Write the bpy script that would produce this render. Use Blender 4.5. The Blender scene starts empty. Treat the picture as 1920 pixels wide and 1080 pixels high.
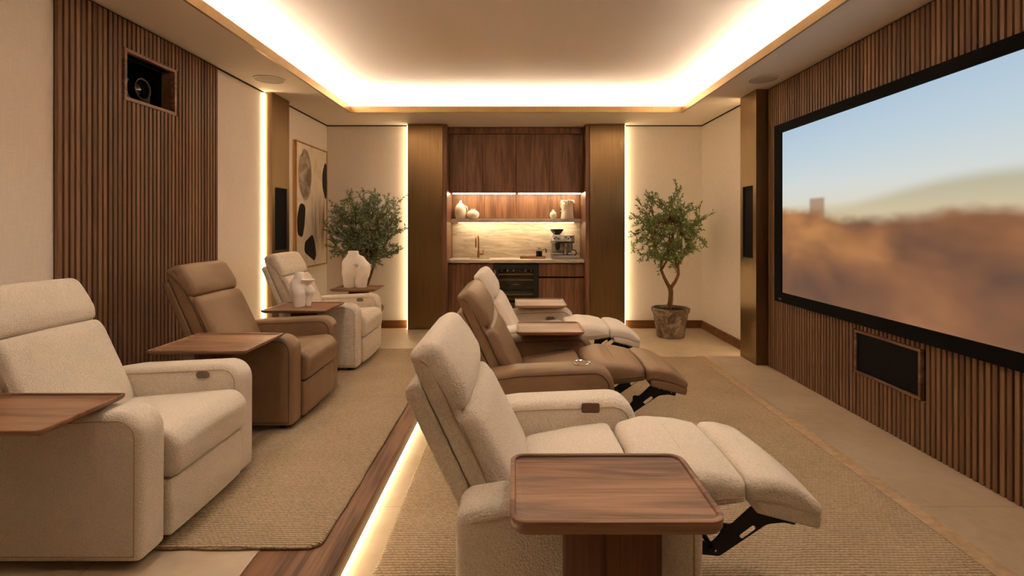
import bpy, bmesh, math, random
import numpy as np
from mathutils import Vector, Matrix

random.seed(7)
SC = bpy.context.scene
COL = SC.collection
PI = math.pi

# ------------------------------------------------------------------ helpers
def lin(h):
    h = h.lstrip('#')
    o = []
    for i in (0, 2, 4):
        v = int(h[i:i+2], 16) / 255
        o.append(v / 12.92 if v <= .04045 else ((v + .055) / 1.055) ** 2.4)
    return (o[0], o[1], o[2], 1)

def obj(name, bm, mat, parent=None, off=None, smooth=True, angle=40, mods=None):
    if off is not None:
        bmesh.ops.translate(bm, verts=bm.verts, vec=-Vector(off))
    bmesh.ops.recalc_face_normals(bm, faces=bm.faces)
    me = bpy.data.meshes.new(name)
    bm.to_mesh(me); bm.free()
    for m in (mat if isinstance(mat, (list, tuple)) else [mat]):
        me.materials.append(m)
    if smooth:
        me.shade_smooth()
        me.set_sharp_from_angle(angle=math.radians(angle))
    o = bpy.data.objects.new(name, me)
    COL.objects.link(o)
    if parent is not None:
        o.parent = parent
    return o

def tag(o, label, cat, group=None, kind=None):
    o['label'] = label; o['category'] = cat
    if group: o['group'] = group
    if kind: o['kind'] = kind
    return o

def thing(name, label, cat, loc=(0, 0, 0), group=None, kind=None):
    o = bpy.data.objects.new(name, None)
    o.empty_display_size = .1
    COL.objects.link(o); o.location = loc
    return tag(o, label, cat, group, kind)

def struct(name, bm, mat, label=None, smooth=False):
    o = obj(name, bm, mat, None, None, smooth)
    o['kind'] = 'structure'
    o['category'] = name.split('_')[0]
    if label: o['label'] = label
    return o

def B(): return bmesh.new()

def box(bm, x0, x1, y0, y1, z0, z1, bev=0, seg=2, mi=0):
    m = Matrix.Translation(((x0+x1)/2, (y0+y1)/2, (z0+z1)/2)) @ Matrix.Diagonal((abs(x1-x0), abs(y1-y0), abs(z1-z0), 1))
    r = bmesh.ops.create_cube(bm, size=1, matrix=m)
    vs = r['verts']
    fs = set(f for v in vs for f in v.link_faces)
    if bev > 0:
        es = list(set(e for v in vs for e in v.link_edges))
        rb = bmesh.ops.bevel(bm, geom=es, offset=bev, segments=seg, affect='EDGES', profile=.5)
        fs = set(f for f in fs if f.is_valid) | set(rb['faces'])
    for f in fs:
        f.material_index = mi
    return bm

def loft(bm, loops, cap0=True, cap1=True, closed=True, mi=0):
    vs = [[bm.verts.new(p) for p in lp] for lp in loops]
    n = len(loops[0])
    for a, b in zip(vs, vs[1:]):
        for i in range(n if closed else n-1):
            j = (i+1) % n
            f = bm.faces.new((a[i], a[j], b[j], b[i])); f.material_index = mi
    if cap0:
        bm.faces.new(vs[0][::-1]).material_index = mi
    if cap1:
        bm.faces.new(vs[-1]).material_index = mi
    return vs

def tube(bm, pts, rad, seg=8, cap=True, closed=False):
    pts = [Vector(p) for p in pts]
    n = len(pts)
    rads = rad if isinstance(rad, (list, tuple)) else [rad]*n
    loops = []
    up = None
    for i, p in enumerate(pts):
        if closed:
            t = pts[(i+1) % n] - pts[i-1]
        else:
            t = pts[min(i+1, n-1)] - pts[max(i-1, 0)]
        if t.length < 1e-9: t = Vector((0, 0, 1))
        t.normalize()
        if up is None:
            up = Vector((0, 0, 1)) if abs(t.z) < .9 else Vector((1, 0, 0))
        s = t.cross(up)
        if s.length < 1e-4:
            s = t.orthogonal()
        s.normalize(); up = s.cross(t).normalized()
        loops.append([p + (s*math.cos(2*PI*k/seg) + up*math.sin(2*PI*k/seg))*rads[i] for k in range(seg)])
    if closed:
        loops.append(loops[0])
        vs = loft(bm, loops, False, False)
        bmesh.ops.remove_doubles(bm, verts=bm.verts, dist=1e-6)
    else:
        loft(bm, loops, cap, cap)
    return bm

def lathe(bm, prof, seg=32, c=(0, 0, 0), axis='z', cap0=True, cap1=True):
    loops = []
    for r, h in prof:
        lp = []
        for k in range(seg):
            a = 2*PI*k/seg
            u, v = r*math.cos(a), r*math.sin(a)
            if axis == 'z': p = (u, v, h)
            elif axis == 'x': p = (h, u, v)
            else: p = (u, h, v)
            lp.append(Vector(p)+Vector(c))
        loops.append(lp)
    loft(bm, loops, cap0, cap1)
    return bm

def rpoly(pts, seg=6):
    """pts: (u,v[,r]) CCW -> polyline with rounded corners"""
    out = []
    n = len(pts)
    for i in range(n):
        p = Vector(pts[i][:2]); r = pts[i][2] if len(pts[i]) > 2 else 0
        a = Vector(pts[i-1][:2]); b = Vector(pts[(i+1) % n][:2])
        if r <= 0:
            out.append(p); continue
        d0 = (a-p).normalized(); d1 = (b-p).normalized()
        ang = d0.angle(d1)
        t = min(r / math.tan(ang/2), .48*(a-p).length, .48*(b-p).length)
        rr = t*math.tan(ang/2)
        bis = (d0+d1).normalized()
        c = p + bis*(rr/math.sin(ang/2))
        s = p + d0*t - c; e = p + d1*t - c
        a0 = math.atan2(s.y, s.x); a1 = math.atan2(e.y, e.x)
        da = (a1-a0+PI) % (2*PI) - PI
        for k in range(seg+1):
            th = a0 + da*k/seg
            out.append(c + Vector((math.cos(th), math.sin(th)))*rr)
    return out

def resample(poly, step):
    out = []
    n = len(poly)
    for i in range(n):
        a, b = poly[i], poly[(i+1) % n]
        L = (b-a).length
        k = max(1, int(round(L/step)))
        for j in range(k):
            out.append(a.lerp(b, j/k))
    return out

def norms(poly):
    n = len(poly); o = []
    for i in range(n):
        e0 = poly[i]-poly[i-1]; e1 = poly[(i+1) % n]-poly[i]
        v = Vector((0, 0))
        for e in (e0, e1):
            if e.length > 1e-9:
                v += Vector((e.y, -e.x)).normalized()
        o.append(v.normalized() if v.length > 1e-6 else Vector((0, 0)))
    return o

def inset(poly, d):
    return [p - q*d for p, q in zip(poly, norms(poly))]

def depth_limit(poly, N):
    # how far each point may move inwards before it meets the far side of the outline
    out = []; n = len(poly)
    for i, (p, q) in enumerate(zip(poly, N)):
        best = 9.
        for j in range(n):
            k = (j+1) % n
            if i in (j, k): continue
            a, b = poly[j]-p, poly[k]-p
            e = b-a; dx, dy = -q.x, -q.y
            den = dx*e.y-dy*e.x
            if abs(den) < 1e-12: continue
            t = (a.x*e.y-a.y*e.x)/den; u = (a.x*dy-a.y*dx)/den
            if t > 1e-5 and -1e-6 <= u <= 1+1e-6: best = min(best, t)
        out.append(best*.40)
    m = [min(out[i-1], out[i], out[(i+1) % n]) for i in range(n)]
    return [(m[i-1]+m[i]+m[(i+1) % n])/3 for i in range(n)]

def relax(pts, it):
    n = len(pts)
    for _ in range(it):
        pts = [pts[i]*.5 + (pts[i-1]+pts[(i+1) % n])*.25 for i in range(n)]
    return pts

def chaikin(pts, it=2):
    for _ in range(it):
        o = [pts[0]]
        for a, b in zip(pts, pts[1:]):
            o += [a.lerp(b, .25), a.lerp(b, .75)]
        pts = o+[pts[-1]]
    return pts

def place(axis, u, v, a):
    return Vector((u, a, v)) if axis == 'y' else (Vector((u, v, a)) if axis == 'z' else Vector((a, u, v)))

def soft(bm, poly, a0, a1, r, axis='y', rs=5, mid=7, puff=0., endpuff=0., step=.03, pdir=None):
    """rounded pillow-like solid: profile swept along axis; rim rounded by r; surface puffed in the middle"""
    poly = resample(poly, step)
    N = norms(poly)
    ctr = sum(poly, Vector((0, 0)))/len(poly)
    K = [min(1., d/r) for d in depth_limit(poly, N)]
    st = []
    for k in range(rs+1):
        ph = k/rs*PI/2
        st.append((a0 + r - r*math.cos(ph), r - r*math.sin(ph)))
    for k in range(1, mid):
        st.append((a0+r+(a1-a0-2*r)*k/mid, 0))
    st += [(a0+a1-a, i) for a, i in st[:rs+1][::-1]]
    half = (a1-a0)/2; ca = (a0+a1)/2
    loops = []
    def ends(sign, a_end):
        base = relax([p-q*(r*k) for p, q, k in zip(poly, N, K)], 14)
        res = []
        for s in (.25, .55, .85):
            res.append([place(axis, *(ctr+(p-ctr)*s), a_end + sign*endpuff*(1-s*s)) for p in base])
        return res
    loops += ends(-1, a0)
    for a, ins in st:
        w = max(0, 1-((a-ca)/half)**2)
        lp = []
        for p, q, kk in zip(poly, N, K):
            pf = puff*w
            if pdir is not None:
                pf *= max(0, q.dot(Vector(pdir)))
            lp.append(p + q*(pf-ins*kk))
        loops.append([place(axis, c.x, c.y, a) for c in relax(lp, int(round(14*ins/r)))])
    loops += ends(1, a1)[::-1]
    loft(bm, loops)
    return bm

def welt(bm, poly, a, ins, rad=.0028, axis='y', part=None):
    """sewn seam running round a profile; part keeps only points where part(u,v) is true"""
    q = inset(resample(poly, .02), ins)
    pts = [(p.x, p.y) for p in q]
    if part is None:
        tube(bm, [place(axis, u, v, a) for u, v in pts], rad, 6, closed=True)
    else:
        keep = [part(u, v) for u, v in pts]
        n = len(pts)
        if all(keep): start = 0
        else: start = next(i for i in range(n) if keep[i] and not keep[i-1])
        run = []
        for k in range(n):
            i = (start+k) % n
            if keep[i]: run.append(place(axis, *pts[i], a))
            else: break
        if len(run) > 2: tube(bm, run, rad, 6)

def extrude_poly(bm, poly, a0, a1, axis='y', holes=(), mi=0):
    """flat plate with sharp rim and optional holes"""
    def ring(pl, a): return [bm.verts.new(place(axis, p[0], p[1], a)) for p in pl]
    for a in (a0, a1):
        es = []
        for pl in (poly, *holes):
            r = ring(pl, a)
            es += [bm.edges.new((r[i], r[(i+1) % len(r)])) for i in range(len(r))]
        fs = bmesh.ops.triangle_fill(bm, edges=es, use_beauty=True)
        for g in fs['geom']:
            if isinstance(g, bmesh.types.BMFace): g.material_index = mi
    for pl in (poly, *holes):
        loft(bm, [[place(axis, p[0], p[1], a) for p in pl] for a in (a0, a1)], False, False, mi=mi)
    bmesh.ops.remove_doubles(bm, verts=bm.verts, dist=1e-5)
    return bm

def surface_nets(f, lo, hi, h):
    lo = np.array(lo); hi = np.array(hi)
    n = np.ceil((hi-lo)/h).astype(int)+1
    g = np.meshgrid(*[lo[i]+h*np.arange(n[i]) for i in range(3)], indexing='ij')
    V = f(*g)
    S = V < 0
    nx, ny, nz = n
    cnt = np.zeros((nx-1, ny-1, nz-1), int)
    cs = [(i, j, k) for i in (0, 1) for j in (0, 1) for k in (0, 1)]
    for i, j, k in cs:
        cnt += S[i:nx-1+i, j:ny-1+j, k:nz-1+k]
    act = np.argwhere((cnt > 0) & (cnt < 8))
    es = [(a, b) for a in range(8) for b in range(a+1, 8) if bin(a ^ b).count('1') == 1]
    off = np.array([((c >> 2) & 1, (c >> 1) & 1, c & 1) for c in range(8)])
    bm = B(); idx = {}
    for c in act:
        vals = [V[tuple(c+o)] for o in off]
        acc = np.zeros(3); m = 0
        for a, b in es:
            if (vals[a] < 0) != (vals[b] < 0):
                t = vals[a]/(vals[a]-vals[b])
                acc += off[a]+(off[b]-off[a])*t; m += 1
        idx[tuple(c)] = bm.verts.new(lo+h*(c+acc/m))
    for ax in range(3):
        sl0 = [slice(None)]*3; sl1 = [slice(None)]*3
        sl0[ax] = slice(0, -1); sl1[ax] = slice(1, None)
        ch = np.argwhere(S[tuple(sl0)] != S[tuple(sl1)])
        b, c = (ax+1) % 3, (ax+2) % 3
        for p in ch:
            q = []
            for db, dc in ((0, 0), (-1, 0), (-1, -1), (0, -1)):
                r = p.copy(); r[b] += db; r[c] += dc
                q.append(idx.get(tuple(r)))
            if all(q): bm.faces.new(q)
    return bm

# ------------------------------------------------------------------ materials
class NT:
    def __init__(s, name):
        s.m = bpy.data.materials.new(name); s.m.use_nodes = True
        s.t = s.m.node_tree; s.t.nodes.clear()
        s.out = s.t.nodes.new('ShaderNodeOutputMaterial')
    def n(s, typ, ins=None, **props):
        nd = s.t.nodes.new('ShaderNode'+typ)
        for k, v in props.items(): setattr(nd, k, v)
        for k, v in (ins or {}).items(): s.set(nd.inputs[k], v)
        return nd
    def set(s, sock, v):
        if isinstance(v, bpy.types.NodeSocket): s.t.links.new(v, sock)
        else: sock.default_value = v
    def math(s, op, a, b=0., c=0., clamp=False):
        nd = s.n('Math', operation=op, use_clamp=clamp)
        for i, v in enumerate((a, b, c)): s.set(nd.inputs[i], v)
        return nd.outputs[0]
    def coord(s, scale=(1, 1, 1), rot=(0, 0, 0), loc=(0, 0, 0)):
        tc = s.n('TexCoord')
        mp = s.n('Mapping')
        s.t.links.new(tc.outputs['Object'], mp.inputs[0])
        mp.inputs['Scale'].default_value = scale; mp.inputs['Rotation'].default_value = rot
        mp.inputs['Location'].default_value = loc
        return mp.outputs[0]
    def xyz(s):
        tc = s.n('TexCoord'); sp = s.n('SeparateXYZ')
        s.t.links.new(tc.outputs['Object'], sp.inputs[0])
        return sp.outputs
    def noise(s, vec, scale, detail=3, rough=.5, dist=0.):
        nd = s.n('TexNoise', {'Vector': vec, 'Scale': scale, 'Detail': detail, 'Roughness': rough, 'Distortion': dist})
        return nd.outputs[0]
    def ramp(s, fac, stops, interp='LINEAR'):
        nd = s.n('ValToRGB', {'Fac': fac})
        cr = nd.color_ramp; cr.interpolation = interp
        while len(cr.elements) < len(stops): cr.elements.new(.5)
        for e, (p, c) in zip(cr.elements, stops):
            e.position = p; e.color = c if len(c) == 4 else (*c, 1)
        return nd.outputs[0]
    def mix(s, f, a, b, mode='MIX'):
        nd = s.n('Mix', data_type='RGBA', blend_type=mode)
        s.set(nd.inputs[0], f); s.set(nd.inputs[6], a); s.set(nd.inputs[7], b)
        return nd.outputs[2]
    def sstep(s, x, a, b):
        nd = s.n('MapRange', interpolation_type='SMOOTHSTEP')
        s.set(nd.inputs['Value'], x); s.set(nd.inputs['From Min'], a); s.set(nd.inputs['From Max'], b)
        return nd.outputs[0]
    def bump(s, h, strength=.3, dist=.002):
        return s.n('Bump', {'Height': h, 'Strength': strength, 'Distance': dist}).outputs[0]
    def pbr(s, col, rough=.5, metal=0., normal=None, spec=.5, **kw):
        p = s.n('BsdfPrincipled')
        s.set(p.inputs['Base Color'], col); s.set(p.inputs['Roughness'], rough)
        s.set(p.inputs['Metallic'], metal); s.set(p.inputs['Specular IOR Level'], spec)
        if normal is not None: s.set(p.inputs['Normal'], normal)
        for k, v in kw.items(): s.set(p.inputs[k.replace('_', ' ')], v)
        s.t.links.new(p.outputs[0], s.out.inputs[0])
        return s.m

def plain(name, h, rough=.5, metal=0., spec=.5):
    return NT(name).pbr(lin(h), rough, metal, None, spec)

def glow(name, col, strength):
    t = NT(name)
    e = t.n('Emission', {'Color': (*col, 1), 'Strength': strength})
    t.t.links.new(e.outputs[0], t.out.inputs[0])
    return t.m

def wood(name, dark, mid, light, axis='x', rough=.38, tone=.5, spec=.4):
    t = NT(name)
    sc = {'x': (1.2, 16, 16), 'y': (16, 1.2, 16), 'z': (16, 16, 1.2)}[axis]
    v = t.coord(sc)
    big = t.noise(v, 1.0, 4, .55, .6)
    sc2 = {'x': (3, 150, 150), 'y': (150, 3, 150), 'z': (150, 150, 3)}[axis]
    fine = t.noise(t.coord(sc2), 1.0, 3, .6)
    rings = t.math('PINGPONG', t.math('MULTIPLY', big, 5.0), 1.0)
    f = t.math('ADD', t.math('MULTIPLY', rings, .45), t.math('MULTIPLY', fine, .55))
    col = t.ramp(f, [(.18, lin(dark)), (tone, lin(mid)), (.85, lin(light))])
    return t.pbr(col, rough, 0, t.bump(fine, .12, .001), spec)

def slat_wood(name, dark, mid, light):
    t = NT(name)
    tone = t.noise(t.coord((1, 26, .25)), 1.0, 0)
    fine = t.noise(t.coord((200, 200, 5)), 1.0, 3, .6)
    f = t.math('ADD', t.math('ADD', t.math('MULTIPLY', tone, .5), .12), t.math('MULTIPLY', fine, .32))
    col = t.ramp(f, [(.3, lin(dark)), (.55, lin(mid)), (.8, lin(light))])
    return t.pbr(col, .5, 0, t.bump(fine, .12, .001), .3)

def boucle(name, base, hi, scale=1., strength=.55):
    t = NT(name)
    v = t.coord()
    n1 = t.noise(v, 190*scale, 3, .6, .8)
    vo = t.n('TexVoronoi', {'Vector': v, 'Scale': 210*scale}).outputs['Distance']
    h = t.math('SUBTRACT', n1, t.math('MULTIPLY', vo, .7))
    big = t.noise(v, 9, 2)
    col = t.mix(t.math('MULTIPLY', n1, 1.0), lin(base), lin(hi))  # shade of the crevices between loops put into the colour
    col = t.mix(t.math('MULTIPLY', big, .25), col, lin(base))
    return t.pbr(col, .95, 0, t.bump(h, strength, .004), .12, Sheen_Weight=.15, Sheen_Roughness=.6)

def linen(name, base, hi, scale=1., strength=.25):
    t = NT(name)
    a = t.noise(t.coord((30, 30, 420)), scale, 2)
    b = t.noise(t.coord((420, 420, 30)), scale, 2)
    f = t.math('MULTIPLY', t.math('ADD', a, b), .5)
    col = t.ramp(f, [(.35, lin(base)), (.65, lin(hi))])
    return t.pbr(col, .9, 0, t.bump(f, strength, .002), .15)

def leather(name, base, hi):
    t = NT(name)
    v = t.coord()
    vo = t.n('TexVoronoi', {'Vector': v, 'Scale': 170.}).outputs['Distance']
    big = t.noise(v, 5, 4, .6)
    crease = t.noise(v, 16, 3, .6, .5)
    col = t.ramp(big, [(.2, lin(base)), (.85, lin(hi))])
    h = t.math('ADD', t.math('MULTIPLY', vo, .3), t.math('MULTIPLY', crease, .45))
    return t.pbr(col, t.math('ADD', t.math('MULTIPLY', big, .2), .3), 0, t.bump(h, .25, .004), .45)

def rug_mat(name, dark, mid, light, pitch, knots):
    t = NT(name)
    x, y, z = t.xyz()
    wob = t.noise(t.coord((3, 3, 3)), 1.0, 3)
    fib = t.noise(t.coord((60, 60, 60)), 1.0, 3, .6)
    fine = t.noise(t.coord((210, 420, 200)), 1.0, 2)
    yy = t.math('ADD', y, t.math('MULTIPLY', wob, .02))
    yy = t.math('ADD', yy, t.math('MULTIPLY', fib, .010))
    row = t.math('MULTIPLY', yy, 1/pitch)
    s1 = t.math('ABSOLUTE', t.math('SINE', t.math('MULTIPLY', row, PI)))
    odd = t.math('MODULO', t.math('FLOOR', row), 2.0)
    xx = t.math('ADD', t.math('MULTIPLY', x, 1/knots), t.math('MULTIPLY', odd, .5))
    xx = t.math('ADD', xx, t.math('MULTIPLY', fib, 1.6))
    s2 = t.math('ABSOLUTE', t.math('SINE', t.math('MULTIPLY', xx, PI)))
    h = t.math('MULTIPLY', t.math('POWER', s1, .6), t.math('ADD', t.math('MULTIPLY', t.math('POWER', s2, .6), .42), .58))
    h2 = t.math('ADD', h, t.math('MULTIPLY', fine, .35))
    f = t.math('ADD', t.math('MULTIPLY', h, .42), t.math('MULTIPLY', t.math('ADD', fib, t.math('MULTIPLY', wob, .5)), .45))
    col = t.ramp(f, [(.15, lin(dark)), (.5, lin(mid)), (.95, lin(light))])
    return t.pbr(col, .95, 0, t.bump(h2, .9, .008), .1)

def wall_mat(name, base, hi):
    t = NT(name)
    a = t.noise(t.coord((150, 150, 14)), 1, 2)
    b = t.noise(t.coord((14, 14, 150)), 1, 2)
    big = t.noise(t.coord((.8, .8, .8)), 1, 3)
    f = t.math('ADD', t.math('MULTIPLY', t.math('ADD', a, b), .35), t.math('MULTIPLY', big, .3))
    col = t.ramp(f, [(.35, lin(base)), (.65, lin(hi))])
    return t.pbr(col, .9, 0, t.bump(t.math('ADD', a, b), .12, .001), .2)

def bronze(name, dark, light, rough=.34):
    t = NT(name)
    a = t.noise(t.coord((160, 160, 1.5)), 1, 3)
    big = t.noise(t.coord((2, 2, .7)), 1, 2)
    f = t.math('ADD', t.math('MULTIPLY', a, .5), t.math('MULTIPLY', big, .5))
    col = t.ramp(f, [(.3, lin(dark)), (.7, lin(light))])
    return t.pbr(col, t.math('ADD', t.math('MULTIPLY', a, .14), rough-.05), .9, t.bump(a, .08, .001), .5, Anisotropic=.5)

LEDC = (1.0, .73, .41)
M = {}
M['wall'] = wall_mat('plaster_wallcovering', '#ddd3c7', '#e8dfd4')
M['ceil'] = plain('ceiling_paint', '#e2d6c8', .9, 0, .2)
M['gap_shade'] = plain('painted_shadow_gap', '#20140c', .8)
M['walnut_x'] = wood('walnut_along_x', '#523727', '#88634a', '#a57d60', 'x', .34)
M['walnut_y'] = wood('walnut_along_y', '#4a3223', '#7c5841', '#997257', 'y', .4)
M['walnut_z'] = wood('walnut_along_z', '#3d2315', '#5f3c27', '#7a4f33', 'z', .42)
M['walnut_cab'] = wood('walnut_cabinet', '#583a27', '#77523a', '#8d674b', 'z', .42, .5)
M['slat'] = slat_wood('walnut_slats', '#563d2d', '#7d5d45', '#9b7758')
M['slat_back'] = plain('slat_backing', '#1e100a', .9, 0, .1)
M['base'] = wood('baseboard_wood', '#5a3819', '#6f4722', '#85592f', 'x', .45)
M['oak'] = wood('pale_oak', '#9c6b34', '#c8954f', '#dcb06c', 'z', .5)
M['bronze'] = bronze('brushed_bronze', '#7a6444', '#9c8059', .28)
M['bronze_lip'] = bronze('bronze_lip', '#9c7f56', '#b49668', .4)
M['boucle'] = boucle('cream_boucle', '#bcae9a', '#fbf2e4', .85, .8)
M['plainweave'] = boucle('cream_weave', '#cfc2b0', '#f0e6d8', 1.5, .25)
M['linen'] = linen('oatmeal_linen', '#c0b3a2', '#e6dccd', .6)
M['leather'] = leather('taupe_leather', '#765d44', '#96785a')
M['seam_l'] = plain('leather_seam', '#44352a', .7)
M['seam_c'] = plain('cream_seam', '#b39c80', .9, 0, .1)
M['steel'] = plain('black_steel', '#0d0d0f', .45, .3)
M['black'] = plain('black_plastic', '#0c0b0b', .5)
M['grille'] = plain('speaker_cloth', '#0b0a0a', .8, 0, .2)
M['pewter'] = plain('pewter_plate', '#75695c', .4, .6)
M['brownplate'] = plain('brown_pull', '#5a3b2a', .5)
M['chrome'] = plain('chrome', '#d8d4cc', .15, 1.)
M['ceramic'] = plain('white_ceramic', '#f0ebe3', .55, 0, .4)
M['ceramic_w'] = plain('cream_ceramic', '#e2d6c2', .6, 0, .35)
M['faucet'] = plain('brushed_brass', '#a07848', .28, .95)
M['glass_dark'] = plain('smoked_glass', '#0a0a0a', .08, 0, .6)
M['stainless'] = plain('stainless', '#a9a7a4', .28, .95)
M['soil'] = NT('potting_soil').pbr(lin('#3f2616'), .95, 0, None, .1)
M['led'] = glow('warm_led', LEDC, 8.)
M['led_low'] = glow('warm_led_step', LEDC, 5.)
M['led_cab'] = glow('warm_led_cabinet', (1.0, .78, .50), 22.)
M['led_cove'] = glow('warm_led_cove', (1.0, .89, .77), 23.)

def stone(name, a, b, c, tile=None):
    t = NT(name)
    v = t.coord()
    n = t.noise(v, 1.6, 6, .6, .4)
    n2 = t.noise(v, 14, 4, .6)
    f = t.math('ADD', t.math('MULTIPLY', n, .7), t.math('MULTIPLY', n2, .3))
    col = t.ramp(f, [(.3, lin(a)), (.5, lin(b)), (.72, lin(c))])
    if tile:
        br = t.n('TexBrick', {'Vector': v, 'Scale': 1., 'Mortar Size': .003, 'Brick Width': tile, 'Row Height': tile,
                              'Color1': (1, 1, 1, 1), 'Color2': (.93, .93, .93, 1), 'Mortar': (.72, .7, .66, 1)}, offset=0.)
        col = t.mix(1., col, br.outputs['Color'], 'MULTIPLY')
    return t.pbr(col, .42, 0, t.bump(n2, .05, .001), .4)
M['stone'] = stone('limestone_floor', '#a8957c', '#bba990', '#c9b9a2', 1.2)

def marble():
    t = NT('travertine_veined')
    v = t.coord((.9, 1, 6))
    w = t.noise(v, 2.2, 5, .6, 1.2)
    w2 = t.noise(t.coord((2, 2, 16)), 1.5, 5, .65, .8)
    veins = t.math('PINGPONG', t.math('MULTIPLY', w, 5.), 1.0)
    f = t.math('ADD', t.math('MULTIPLY', veins, .45), t.math('MULTIPLY', w2, .55))
    col = t.ramp(f, [(.15, lin('#a08c74')), (.38, lin('#c3b49c')), (.7, lin('#d8cab4'))])
    return t.pbr(col, .3, 0, None, .5)
M['marble'] = marble()
def counter():
    t = NT('grey_veined_stone')
    w = t.noise(t.coord((4, 8, 14)), 1.5, 5, .6, .8)
    col = t.ramp(w, [(.3, lin('#a4988a')), (.6, lin('#cdc1b1'))])
    return t.pbr(col, .4, 0, None, .4)
M['counter'] = counter()

def leafm(name, a, b):
    t = NT(name)
    v = t.noise(t.coord((30, 30, 30)), 1, 2)
    col = t.ramp(v, [(.3, lin(a)), (.7, lin(b))])
    return t.pbr(col, .5, 0, None, .35, Subsurface_Weight=0.)
M['leaf'] = leafm('olive_leaf', '#485e2c', '#8a9c5e')
M['leaf2'] = leafm('grey_olive_leaf', '#536141', '#a3ae8e')
M['bark'] = NT('bark')
_t = M['bark']; M['bark'] = _t.pbr(_t.ramp(_t.noise(_t.coord((40, 40, 12)), 1, 4), [(.3, lin('#4a3422')), (.7, lin('#80603f'))]), .9, 0, None, .1)
def potm():
    t = NT('weathered_terracotta')
    v = t.coord()
    a = t.noise(v, 9, 5, .65, 1.); b = t.noise(v, 40, 3)
    f = t.math('ADD', t.math('MULTIPLY', a, .8), t.math('MULTIPLY', b, .2))
    col = t.ramp(f, [(.35, lin('#5e4f42')), (.5, lin('#84725f')), (.66, lin('#b3a28c'))])
    return t.pbr(col, .9, 0, t.bump(f, .4, .01), .1)
M['pot'] = potm()

# ------------------------------------------------------------------ camera
cam = bpy.data.cameras.new('camera'); co = bpy.data.objects.new('camera', cam); COL.objects.link(co)
EYE = 1.32
co.location = (0, 0, EYE); co.rotation_euler = (PI/2, 0, 0)
cam.sensor_width = 36; cam.lens = 18.0; cam.shift_x = -8/1920; cam.shift_y = -118/1920
cam.clip_start = .05
SC.camera = co

# ------------------------------------------------------------------ room shell
XL, XR, YB, YF, ZC = -2.43, 2.385, 6.57, -1.9, 2.60
XLB, XRB = XL-.06, XR+.06
def wallbox(name, *a, mat='wall'): return struct(name, box(B(), *a), M[mat])
struct('floor', box(B(), XLB-.2, XRB+.2, YF-.2, 7.2, -.1, 0), M['stone'])
# left wall has a pocket for the projector
NY0, NY1, NZ0, NZ1 = 3.16, 3.60, 2.113, 2.392
bm = B()
box(bm, XL-.55, XL, YF, NY0, 0, 3); box(bm, XL-.55, XL, NY1, YB+.6, 0, 3)
box(bm, XL-.55, XL, NY0, NY1, 0, NZ0); box(bm, XL-.55, XL, NY0, NY1, NZ1, 3)
struct('wall_left', bm, M['wall'])
wallbox('wall_right', XR, XR+.2, YF, YB+.6, 0, 3)
bm = B()
box(bm, XL-.2, -.93, YB, YB+.6, 0, 3); box(bm, .93, XR+.2, YB, YB+.6, 0, 3)
box(bm, -.93, .93, 7.06, 7.2, 0, 3); box(bm, -.93, .93, YB, 7.2, ZC+.001, 3)
struct('wall_back', bm, M['wall'])
wallbox('wall_front', XL-.2, XR+.2, YF-.2, YF, 0, 3, mat='walnut_z')
# ceiling: soffit ring, light trough, upper ceiling
CX, CY0, CY1, W, ZU = 1.895, .6, 5.82, .20, 2.85
bm = B()
for a in ((XL, -CX, YF, YB), (CX, XR, YF, YB), (-CX, CX, CY1, YB), (-CX, CX, YF, CY0)):
    box(bm, *a, ZC, ZC+.022)
xo, y0, y1 = CX+W, CY0-W, CY1+W
box(bm, XL, XR, YF, YB, ZU, ZU+.1)
box(bm, -xo-.05, -xo, y0, y1, ZC+.02, ZU); box(bm, xo, xo+.05, y0, y1, ZC+.02, ZU)
box(bm, -xo, xo, y1, y1+.05, ZC+.02, ZU); box(bm, -xo, xo, y0-.05, y0, ZC+.02, ZU)
struct('ceiling', bm, M['ceil'])
bm = B(); t_ = .018; zt = 2.668
box(bm, -CX, -CX+t_, CY0, CY1, ZC-.004, zt, .002, 1); box(bm, CX-t_, CX, CY0, CY1, ZC-.004, zt, .002, 1)
box(bm, -CX, CX, CY1-t_, CY1, ZC-.004, zt, .002, 1); box(bm, -CX, CX, CY0, CY0+t_, ZC-.004, zt, .002, 1)
struct('trim_1', bm, M['bronze_lip'], 'bronze lip around the lit ceiling recess')
bm = B(); g = .008  # solid dark strips stand in for the shade of a recessed gap
box(bm, XL, XL+g, YF, YB, ZC-.012, ZC); box(bm, XR-g, XR, YF, YB, ZC-.012, ZC)
box(bm, XL, -1.38, YB-g, YB, ZC-.012, ZC); box(bm, 1.38, XR, YB-g, YB, ZC-.012, ZC)
struct('trim_2', bm, M['gap_shade'], 'dark strip painted as a shadow gap where walls meet the ceiling')
# cove LED strips
tc = thing('cove_light', 'warm LED strip light hidden around the ceiling recess', 'light', (0, 2.3, ZC+.03))
for a in ((-CX-.13, -CX-.11, CY0-.1, CY1+.1), (CX+.11, CX+.13, CY0-.1, CY1+.1), (-CX-.1, CX+.1, CY1+.11, CY1+.13), (-CX-.1, CX+.1, CY0-.13, CY0-.11)):
    obj('led_strip', box(B(), *a, ZC+.038, ZC+.050), M['led_cove'], tc, tc.location, False)
# baseboards
def base(name, *a): struct(name, box(B(), *a, 0, .10, .004, 1), M['base'])
base('baseboard_right', XR-.022, XR, 5.19, YB); 
bm = B(); box(bm, 1.376, XR-.022, YB-.022, YB, 0, .10, .004, 1); box(bm, XL, -1.382, YB-.022, YB, 0, .10, .004, 1)
struct('baseboard_back', bm, M['base'])
struct('baseboard_left', box(B(), XL, XL+.02, 5.31, YB-.022, 0, .10, .004, 1), M['base'])

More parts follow.
